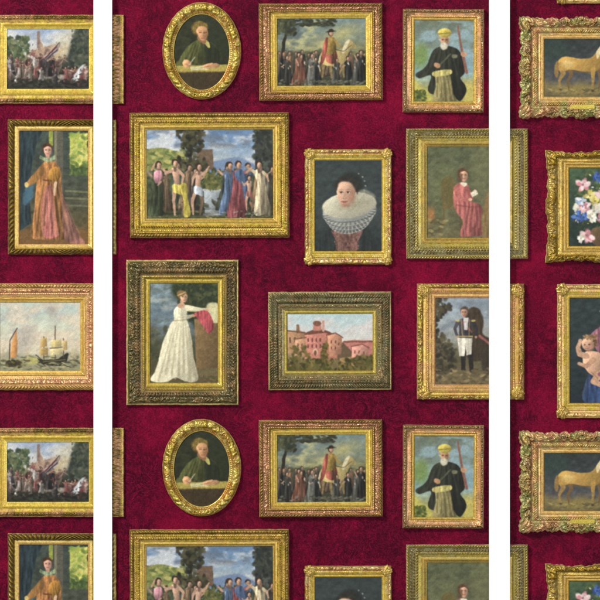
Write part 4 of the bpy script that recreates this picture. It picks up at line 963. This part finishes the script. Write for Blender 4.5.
# finishes (display colours)
GOLD = (204, 174, 62); GOLDHI = (222, 198, 88); OLD = (150, 122, 36); BROWN = (74, 54, 22)
TAN = (204, 164, 96); ROSE = (206, 150, 110); BRONZE = (104, 92, 50); PALE = (220, 206, 130)

STY = {
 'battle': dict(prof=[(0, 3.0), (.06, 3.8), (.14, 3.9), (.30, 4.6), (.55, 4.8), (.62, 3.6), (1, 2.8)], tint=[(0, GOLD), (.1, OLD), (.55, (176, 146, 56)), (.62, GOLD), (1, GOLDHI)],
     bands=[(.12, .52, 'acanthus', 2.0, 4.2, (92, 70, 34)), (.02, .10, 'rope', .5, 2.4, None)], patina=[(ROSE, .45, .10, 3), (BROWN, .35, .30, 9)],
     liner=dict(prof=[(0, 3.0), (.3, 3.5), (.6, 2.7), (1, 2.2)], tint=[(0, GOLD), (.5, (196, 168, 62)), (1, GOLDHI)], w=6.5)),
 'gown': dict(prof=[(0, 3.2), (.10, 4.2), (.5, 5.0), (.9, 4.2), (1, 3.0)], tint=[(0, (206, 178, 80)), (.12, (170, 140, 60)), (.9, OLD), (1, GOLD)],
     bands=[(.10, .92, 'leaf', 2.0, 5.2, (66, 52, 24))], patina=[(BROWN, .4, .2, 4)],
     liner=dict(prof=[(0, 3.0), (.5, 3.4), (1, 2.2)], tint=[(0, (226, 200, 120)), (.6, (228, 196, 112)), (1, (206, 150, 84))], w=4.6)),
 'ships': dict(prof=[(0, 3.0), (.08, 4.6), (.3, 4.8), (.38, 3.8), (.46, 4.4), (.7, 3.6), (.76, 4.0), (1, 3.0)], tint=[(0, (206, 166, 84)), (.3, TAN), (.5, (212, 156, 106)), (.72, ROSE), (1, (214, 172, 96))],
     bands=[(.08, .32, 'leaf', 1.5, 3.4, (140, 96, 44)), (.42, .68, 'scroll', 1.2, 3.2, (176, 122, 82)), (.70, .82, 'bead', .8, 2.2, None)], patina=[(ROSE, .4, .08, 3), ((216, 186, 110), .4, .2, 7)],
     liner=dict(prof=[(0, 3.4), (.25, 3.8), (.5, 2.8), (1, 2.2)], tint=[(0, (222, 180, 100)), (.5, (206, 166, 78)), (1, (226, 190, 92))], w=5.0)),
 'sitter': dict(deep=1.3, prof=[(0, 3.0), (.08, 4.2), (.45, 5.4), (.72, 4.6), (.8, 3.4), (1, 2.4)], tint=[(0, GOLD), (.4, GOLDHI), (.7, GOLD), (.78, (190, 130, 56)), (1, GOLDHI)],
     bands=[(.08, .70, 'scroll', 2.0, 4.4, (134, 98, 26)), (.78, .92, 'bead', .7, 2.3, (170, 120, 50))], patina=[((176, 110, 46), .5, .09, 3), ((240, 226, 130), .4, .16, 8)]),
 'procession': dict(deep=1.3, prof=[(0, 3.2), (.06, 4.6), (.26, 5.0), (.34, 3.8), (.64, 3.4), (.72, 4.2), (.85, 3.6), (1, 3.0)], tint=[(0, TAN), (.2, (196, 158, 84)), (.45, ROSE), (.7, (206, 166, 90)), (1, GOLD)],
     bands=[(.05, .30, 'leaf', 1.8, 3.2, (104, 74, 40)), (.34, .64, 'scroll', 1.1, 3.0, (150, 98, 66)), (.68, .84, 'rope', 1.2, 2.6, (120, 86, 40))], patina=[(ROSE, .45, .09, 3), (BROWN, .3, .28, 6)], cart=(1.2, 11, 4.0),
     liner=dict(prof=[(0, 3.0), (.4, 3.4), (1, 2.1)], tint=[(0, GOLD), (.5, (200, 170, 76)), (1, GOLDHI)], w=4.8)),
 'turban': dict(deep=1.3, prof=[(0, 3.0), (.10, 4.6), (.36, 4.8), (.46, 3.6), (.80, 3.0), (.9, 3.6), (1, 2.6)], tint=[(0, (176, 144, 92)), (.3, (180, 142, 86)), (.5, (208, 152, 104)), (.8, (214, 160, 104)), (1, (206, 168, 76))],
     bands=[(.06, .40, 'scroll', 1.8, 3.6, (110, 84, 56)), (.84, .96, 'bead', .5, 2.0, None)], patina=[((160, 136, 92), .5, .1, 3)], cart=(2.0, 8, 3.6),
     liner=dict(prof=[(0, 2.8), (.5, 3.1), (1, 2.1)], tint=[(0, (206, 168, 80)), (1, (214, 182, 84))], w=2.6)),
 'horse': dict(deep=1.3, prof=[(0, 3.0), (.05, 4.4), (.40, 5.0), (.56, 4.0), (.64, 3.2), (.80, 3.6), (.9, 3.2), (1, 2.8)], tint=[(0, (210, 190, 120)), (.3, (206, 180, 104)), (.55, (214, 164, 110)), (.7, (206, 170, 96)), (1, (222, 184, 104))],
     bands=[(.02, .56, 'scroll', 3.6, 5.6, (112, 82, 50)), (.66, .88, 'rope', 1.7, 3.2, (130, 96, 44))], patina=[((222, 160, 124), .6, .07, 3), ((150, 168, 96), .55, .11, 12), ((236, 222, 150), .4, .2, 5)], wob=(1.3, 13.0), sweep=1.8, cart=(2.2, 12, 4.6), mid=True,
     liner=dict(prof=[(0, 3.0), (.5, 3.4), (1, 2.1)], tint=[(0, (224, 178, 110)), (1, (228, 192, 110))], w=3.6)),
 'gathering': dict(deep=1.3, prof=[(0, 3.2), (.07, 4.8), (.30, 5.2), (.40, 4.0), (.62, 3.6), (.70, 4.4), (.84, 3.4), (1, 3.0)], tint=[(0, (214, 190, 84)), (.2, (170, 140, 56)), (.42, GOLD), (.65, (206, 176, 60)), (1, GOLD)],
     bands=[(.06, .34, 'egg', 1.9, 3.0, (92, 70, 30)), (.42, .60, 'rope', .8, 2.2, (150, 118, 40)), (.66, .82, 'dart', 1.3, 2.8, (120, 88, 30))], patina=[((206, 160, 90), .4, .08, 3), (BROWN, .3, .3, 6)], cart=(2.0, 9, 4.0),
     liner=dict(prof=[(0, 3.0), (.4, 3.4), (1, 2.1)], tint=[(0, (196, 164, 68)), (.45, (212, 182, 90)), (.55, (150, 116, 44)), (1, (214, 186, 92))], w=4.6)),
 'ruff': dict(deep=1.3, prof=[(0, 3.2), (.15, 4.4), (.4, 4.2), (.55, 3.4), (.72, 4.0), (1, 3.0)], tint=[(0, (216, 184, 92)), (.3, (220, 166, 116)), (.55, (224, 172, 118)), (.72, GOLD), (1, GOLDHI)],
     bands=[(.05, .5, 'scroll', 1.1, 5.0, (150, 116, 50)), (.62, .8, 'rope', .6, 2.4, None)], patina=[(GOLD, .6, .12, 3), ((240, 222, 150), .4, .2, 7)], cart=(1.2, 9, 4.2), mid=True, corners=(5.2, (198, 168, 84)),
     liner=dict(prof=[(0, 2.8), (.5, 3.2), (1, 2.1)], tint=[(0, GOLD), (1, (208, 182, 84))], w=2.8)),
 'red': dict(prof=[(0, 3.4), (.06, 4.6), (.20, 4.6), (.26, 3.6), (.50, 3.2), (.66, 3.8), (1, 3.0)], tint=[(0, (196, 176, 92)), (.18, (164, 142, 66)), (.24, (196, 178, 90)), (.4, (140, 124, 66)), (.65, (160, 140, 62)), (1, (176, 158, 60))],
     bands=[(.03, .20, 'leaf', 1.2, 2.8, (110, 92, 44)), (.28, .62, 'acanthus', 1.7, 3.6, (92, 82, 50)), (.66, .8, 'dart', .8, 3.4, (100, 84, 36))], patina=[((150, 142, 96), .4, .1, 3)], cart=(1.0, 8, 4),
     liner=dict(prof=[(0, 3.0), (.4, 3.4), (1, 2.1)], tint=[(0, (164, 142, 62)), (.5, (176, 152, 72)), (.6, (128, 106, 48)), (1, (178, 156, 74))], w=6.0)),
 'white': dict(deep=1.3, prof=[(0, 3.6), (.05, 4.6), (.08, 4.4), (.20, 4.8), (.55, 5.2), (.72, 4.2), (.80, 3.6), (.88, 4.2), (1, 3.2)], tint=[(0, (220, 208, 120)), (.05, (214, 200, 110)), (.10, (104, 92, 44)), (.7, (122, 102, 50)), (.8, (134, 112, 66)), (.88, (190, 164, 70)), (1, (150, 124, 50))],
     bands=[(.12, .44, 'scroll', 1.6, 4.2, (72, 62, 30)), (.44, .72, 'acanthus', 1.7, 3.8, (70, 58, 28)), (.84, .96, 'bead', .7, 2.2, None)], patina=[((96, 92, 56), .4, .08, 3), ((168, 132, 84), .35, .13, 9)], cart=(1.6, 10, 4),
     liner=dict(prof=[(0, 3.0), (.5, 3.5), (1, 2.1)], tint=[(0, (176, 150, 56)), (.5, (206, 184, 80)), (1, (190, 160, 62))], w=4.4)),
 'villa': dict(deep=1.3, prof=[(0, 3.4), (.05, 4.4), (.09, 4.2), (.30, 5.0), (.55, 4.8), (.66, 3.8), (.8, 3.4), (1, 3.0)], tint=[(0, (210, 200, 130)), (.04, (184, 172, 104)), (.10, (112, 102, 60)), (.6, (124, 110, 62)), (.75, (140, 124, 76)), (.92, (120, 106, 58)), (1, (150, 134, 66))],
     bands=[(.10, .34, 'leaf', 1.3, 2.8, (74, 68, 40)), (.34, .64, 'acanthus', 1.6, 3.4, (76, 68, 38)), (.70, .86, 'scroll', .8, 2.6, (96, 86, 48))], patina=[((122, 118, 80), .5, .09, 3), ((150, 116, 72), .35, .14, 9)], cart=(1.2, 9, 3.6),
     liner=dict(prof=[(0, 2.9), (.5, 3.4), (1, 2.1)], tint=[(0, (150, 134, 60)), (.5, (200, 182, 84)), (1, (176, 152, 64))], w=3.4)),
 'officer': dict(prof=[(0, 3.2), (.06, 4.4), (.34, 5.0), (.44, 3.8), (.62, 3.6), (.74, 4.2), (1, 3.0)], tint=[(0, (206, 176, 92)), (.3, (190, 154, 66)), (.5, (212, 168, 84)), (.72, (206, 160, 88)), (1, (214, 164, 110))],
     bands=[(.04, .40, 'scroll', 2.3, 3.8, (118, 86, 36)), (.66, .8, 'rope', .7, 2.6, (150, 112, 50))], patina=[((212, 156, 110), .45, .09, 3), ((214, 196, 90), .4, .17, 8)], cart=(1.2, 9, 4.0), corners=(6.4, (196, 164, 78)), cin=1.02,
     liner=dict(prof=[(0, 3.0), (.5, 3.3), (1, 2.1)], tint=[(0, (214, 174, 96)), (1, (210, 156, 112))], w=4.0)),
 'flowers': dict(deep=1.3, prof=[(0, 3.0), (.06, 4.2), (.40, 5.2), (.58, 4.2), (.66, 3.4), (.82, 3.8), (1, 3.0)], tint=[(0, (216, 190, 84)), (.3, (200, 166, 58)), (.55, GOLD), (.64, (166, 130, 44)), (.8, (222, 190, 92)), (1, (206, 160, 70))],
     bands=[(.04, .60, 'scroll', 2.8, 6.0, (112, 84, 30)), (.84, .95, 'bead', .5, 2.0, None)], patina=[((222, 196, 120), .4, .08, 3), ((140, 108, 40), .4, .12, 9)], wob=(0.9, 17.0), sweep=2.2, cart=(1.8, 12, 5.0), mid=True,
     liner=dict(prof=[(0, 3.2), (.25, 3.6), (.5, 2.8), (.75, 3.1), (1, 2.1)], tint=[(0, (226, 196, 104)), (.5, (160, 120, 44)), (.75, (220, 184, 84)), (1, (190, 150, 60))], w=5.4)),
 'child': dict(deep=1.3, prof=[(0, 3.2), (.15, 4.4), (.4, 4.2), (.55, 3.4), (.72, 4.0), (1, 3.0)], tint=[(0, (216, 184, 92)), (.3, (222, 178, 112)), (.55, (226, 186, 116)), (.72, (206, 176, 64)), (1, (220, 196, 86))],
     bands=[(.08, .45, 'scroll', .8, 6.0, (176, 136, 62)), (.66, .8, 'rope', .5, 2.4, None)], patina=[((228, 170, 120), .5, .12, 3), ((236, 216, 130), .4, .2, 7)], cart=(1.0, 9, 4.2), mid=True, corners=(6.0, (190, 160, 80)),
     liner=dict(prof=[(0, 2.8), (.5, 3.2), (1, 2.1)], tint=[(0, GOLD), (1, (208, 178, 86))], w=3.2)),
}

def framed_painting(key, outer, op, painter, seed, oval=None, tilt=0.0):
    st = STY[key]
    ox = (outer[0] + outer[2]) / 2; oy = outer[3]
    origin = (ox, oy)
    root = bpy.data.objects.new('framed_painting', None); C.objects.link(root)
    root.empty_display_size = 0.05
    root.location = (wx(ox), 0.0, wz(oy))
    if tilt: root.rotation_euler = (0, math.radians(tilt), 0)
    if oval:
        o, i = oval
        ring = ring_oval(o, (i[0], i[1], i[2], i[3]), 0.5)
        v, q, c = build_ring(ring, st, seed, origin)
        fr = link('frame', mesh_from('oval_frame', v, q, c), M_GILT, root)
        im = painter(op[2] - op[0], op[3] - op[1])
        v, q, c = canvas_mesh(im, op, origin, (i[0], i[1], i[2] + 1.2, i[3] + 1.2))
        link('painted_canvas', mesh_from('painted_canvas', v, q, c), M_CANVAS, root)
        return root
    lw = st['liner']['w']
    # liner width follows the moulding on each side
    mid = (op[0] - lw, op[1] - lw, op[2] + lw, op[3] + lw)
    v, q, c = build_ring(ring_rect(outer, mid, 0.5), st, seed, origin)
    fr = link('frame', mesh_from('frame', v, q, c), M_GILT, root)
    ls = dict(st['liner']); ls['back'] = 0.3; ls['inner'] = 1.3; ls['res'] = 0.35; ls['fleck'] = 0.2; ls['patina'] = [((196, 150, 60), .4, .06, 3)]
    m2 = (mid[0] + 0.05, mid[1] + 0.05, mid[2] - 0.05, mid[3] - 0.05)
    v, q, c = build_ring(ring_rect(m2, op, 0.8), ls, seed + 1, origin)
    link('liner', mesh_from('liner', v, q, c), M_GILT, root)
    if st.get('corners'):
        r, tint = st['corners']
        ins = r * st.get('cin', 0.86)
        for sx, sy, x, y in ((-1, -1, outer[0] + ins, outer[1] + ins), (1, -1, outer[2] - ins, outer[1] + ins), (1, 1, outer[2] - ins, outer[3] - ins), (-1, 1, outer[0] + ins, outer[3] - ins)):
            v, q, c = corner_mesh(x, y, sx, sy, r, tint, seed + sx * 3 + sy, origin, 4.3)
            link('corner_ornament', mesh_from('corner_ornament', v, q, c), M_GILT, fr)
    ov = 0.6
    im = painter(op[2] - op[0], op[3] - op[1])
    v, q, c = canvas_mesh(im, (op[0] - ov, op[1] - ov, op[2] + ov, op[3] + ov), origin)
    link('painted_canvas', mesh_from('painted_canvas', v, q, c), M_CANVAS, root)
    return root

def say(o, label, cat, group=None):
    o['label'] = label; o['category'] = cat
    if group: o['group'] = group

def kids(o): return [x for x in scene.objects if x.parent == o]

def copy_tree(o, parent=None):
    c = o.copy(); C.objects.link(c)
    if parent is not None:
        c.parent = parent; c.matrix_parent_inverse = o.matrix_parent_inverse.copy()
    for ch in kids(o): copy_tree(ch, c)
    return c

def again(root, dy, label, dx=0.0):
    c = copy_tree(root); c.location.z -= dy * S; c.location.x += dx * S; c['label'] = label
    return c

# ------------------------------------------------------------------ the wall, its papers and the white uprights
wall = bevel_box('wall', wx(-90), wx(690), 0.004, 0.10, wz(700), wz(-100), M_PLASTER)
wall['kind'] = 'structure'
def panel(u0, u1, label):
    # gently uneven sheet of paper with a real thickness
    nx, nz = max(3, int((u1 - u0) / 6)), 110
    U, V_ = np.meshgrid(np.linspace(u0, u1, nx), np.linspace(-40, 640, nz))
    D = -0.0005 - 0.0009 * (fbm(U * 0.012, V_ * 0.012, 5, 3) - 0.5)
    vf = np.stack([(U - 300) * S, D, (300 - V_) * S], -1).reshape(-1, 3)
    vb = vf.copy(); vb[:, 1] = 0.0035
    idx = np.arange(nx * nz).reshape(nz, nx); o = nx * nz
    q = [np.stack([idx[:-1, :-1], idx[1:, :-1], idx[1:, 1:], idx[:-1, 1:]], -1).reshape(-1, 4)]
    rim = np.concatenate([idx[0, :], idx[1:, -1], idx[-1, -2::-1], idx[-2:0:-1, 0]])
    q.append(np.stack([rim, np.roll(rim, -1), np.roll(rim, -1) + o, rim + o], -1))
    ob = link('wallpaper_panel', mesh_from('wallpaper_panel', np.concatenate([vf, vb]), np.concatenate(q), smooth=False), M_PAPER, None, (0, 0, ZC))
    say(ob, label, 'wallpaper', 'crimson wallpaper panels')
panel(-44, 102.8, 'crimson damask wallpaper panel behind the ships painting, left of the left white upright')
panel(103.2, 498.8, 'widest crimson damask wallpaper panel, between the two white uprights')
panel(499.2, 660, 'crimson damask wallpaper panel behind the flower painting, right of the right white upright')
PD = 8.2
for u0, u1, lab in ((94.0, 112.4, 'plain white upright crossing the gown portrait and battle paintings'),
                    (488.9, 509.4, 'plain white upright crossing the officer and red robe paintings')):
    ob = bevel_box('white_upright', wx(u0), wx(u1), -PD * S, -0.0015, wz(640), wz(-40), M_WHITE, 0.0007)
    say(ob, lab, 'upright', 'white uprights dividing the wall')

# ------------------------------------------------------------------ the paintings
G = 'framed paintings on the crimson wall'
def add(key, outer, op, painter, seed, label, cops=(), **kw):
    r = framed_painting(key, outer, op, painter, seed, **kw)
    say(r, label, 'painting', G)
    for dy, lab in cops: again(r, dy, lab)
    return r

add('battle', (-12, 15, 124, 103.8), (7.2, 29.2, 89, 89), pic_battle, 201,
    'gold framed battle painting above the gown portrait, the upper battle scene',
    [(412.8, 'gold framed battle painting under the ships painting, the lower battle scene')])
add('gown', (8.2, 119.8, 116.2, 254.4), (19.6, 131, 88, 244), pic_gown, 203,
    'full length portrait of a lady in a brown gown, above the ships',
    [(413.6, 'portrait of a brown gowned lady cut off at the bottom, under the lower battle')])
add('ships', (-19, 283.2, 98, 390.2), (0, 302.4, 80.2, 370.8), pic_ships, 205,
    'tan gold framed seascape with sailing ships under a pale sky')
add('sitter', (162.5, 2.4, 241, 99.6), (173.2, 14, 230.2, 90.4), pic_sitter, 207,
    'oval gold framed portrait of a young sitter, above the outdoor gathering at the top',
    [(416.6, 'oval gold framed portrait of a young sitter, under the lady in white')],
    oval=((201.8, 51, 39.3, 48.6), (201.7, 52.2, 27.6, 37.7)))
add('procession', (259.4, 3.6, 382.6, 100.4), (277.6, 18.6, 366, 85.8), pic_procession, 209,
    'rose gold framed crowd scene with a rider, at the top above the collar portrait',
    [(416.2, 'rose gold framed crowd scene with a rider, under the villa landscape')], tilt=-0.35)
add('turban', (402.4, 9.2, 483.4, 112.6), (414, 20.4, 473.2, 101.6), pic_turban, 211,
    'portrait of a bearded man in a yellow turban, above the red robed sitter',
    [(415.6, 'portrait of a bearded man in a yellow turban, under the officer painting')], tilt=0.3)
h1 = framed_painting('horse', (519.6, 17.4, 643, 118.2), (544, 39, 618.4, 96.8), pic_horse, 213)
say(h1, 'pale horse painting in a scalloped frame above the uncropped flower painting', 'painting', G)
frame_h = [k for k in kids(h1) if k.name.startswith('frame')][0]
# brass plate under the picture, with a beaded edge and blank engraved lines
import bmesh
def nameplate(parent, u0, u1, v0, v1, origin):
    bm = bmesh.new(); bmesh.ops.create_cube(bm, size=1.0)
    for v in bm.verts:
        v.co.x = ((u0 if v.co.x < 0 else u1) - origin[0]) * S
        v.co.z = (origin[1] - (v0 if v.co.z > 0 else v1)) * S
        v.co.y = -6.6 * S if v.co.y < 0 else -3.0 * S
    bmesh.ops.bevel(bm, geom=bm.edges[:], offset=0.45 * S, segments=2, affect='EDGES')
    me = bpy.data.meshes.new('nameplate'); bm.to_mesh(me); bm.free()
    a = me.color_attributes.new('tint', 'FLOAT_COLOR', 'POINT')
    col = lin((176, 156, 54)) * ALB
    for d in a.data: d.color = (*col, 1)
    o = link('nameplate', me, M_GILT, parent); return o
nameplate(frame_h, 569.6, 594.0, 105.0, 109.6, ((519.6 + 643) / 2, 118.2))
again(h1, 414, 'pale horse painting in a scalloped frame, under the dark painting of an infant')
add('gathering', (130.2, 112.8, 289.4, 237.8), (147, 129.8, 273.2, 218.4), pic_gathering, 215,
    'large gold framed outdoor gathering of figures, above the lady in white',
    [(416.4, 'large gold framed outdoor gathering of figures cut off by the bottom edge')], tilt=-0.2)
add('ruff', (304.8, 149.2, 391.4, 264.4), (315, 160.6, 381.6, 251), pic_ruff, 217,
    'portrait of a lady in a wide white collar, above the villa landscape',
    [(416.6, 'portrait of a lady in dark dress, its lower part cut off by the bottom edge')])
add('red', (406, 128.6, 527.8, 259), (427, 146.8, 506, 237.8), pic_red, 219,
    'olive gold framed painting of a seated figure in a red robe, above the officer',
    [(415.8, 'olive gold framed dim painting of a red robed figure, cut off by the bottom edge')])
add('white', (126.4, 259.8, 238.6, 405), (150.2, 283.4, 217.8, 382.8), pic_white, 221,
    'dark bronze framed painting of a lady in a long white dress by a pedestal')
add('villa', (268.4, 291.6, 391.4, 390), (287.6, 313.8, 372.8, 370.6), pic_villa, 223,
    'dark bronze framed landscape of pink villas under a pale sky', tilt=-0.2)
add('officer', (416.8, 283.6, 524, 399.4), (435.4, 298, 506, 384.4), pic_officer, 225,
    'gold framed painting of an officer in white breeches beside a dark horse')
add('flowers', (546.2, 151.4, 656, 261.8), (569, 168, 634, 246), pic_flowers, 227,
    'flower bouquet painting in a swept gold frame, between the upper horse and the infant',
    [(413.2, 'flower bouquet painting in a swept gold frame cut off by the bottom edge')])
add('child', (557, 284.2, 664, 417.8), (569.6, 298, 651, 403), pic_child, 229,
    'gold framed painting of an infant on a dark ground, between the two horse paintings',
    [(-414.2, 'gold frame showing only its bottom corner at the top edge, above the upper horse')])

# ------------------------------------------------------------------ light and camera
w = bpy.data.worlds.new('World'); scene.world = w; w.use_nodes = True
bg = w.node_tree.nodes['Background']
bg.inputs['Color'].default_value = (0.96, 0.97, 1.0, 1); bg.inputs['Strength'].default_value = 0.42

def area(name, loc, target, size, power, col):
    l = bpy.data.lights.new(name, 'AREA'); l.shape = 'SQUARE'; l.size = size; l.energy = power; l.color = col
    o = bpy.data.objects.new(name, l); C.objects.link(o); o.location = loc
    import mathutils
    d = mathutils.Vector(target) - mathutils.Vector(loc)
    o.rotation_euler = d.to_track_quat('-Z', 'Y').to_euler()
    return o
area('key_softbox', (-6.5, -8.0, 7.6), (0, 0, ZC), 1.8, 1640, (1.0, 0.97, 0.92))
area('fill_softbox', (4.0, -10.0, 2.2), (0, 0, ZC), 4.0, 380, (0.95, 0.97, 1.0))

cam = bpy.data.cameras.new('camera'); co = bpy.data.objects.new('camera', cam); C.objects.link(co)
D = 14.0
co.location = (0, -D, ZC); co.rotation_euler = (math.radians(90), 0, 0)
cam.sensor_width = 36; cam.lens = 36 * D / (600 * S); cam.clip_end = 100
scene.camera = co
vs = scene.view_settings
vs.view_transform = 'Standard'; vs.look = 'None'; vs.exposure = 0.0; vs.gamma = 1.0
scene.render.film_transparent = False
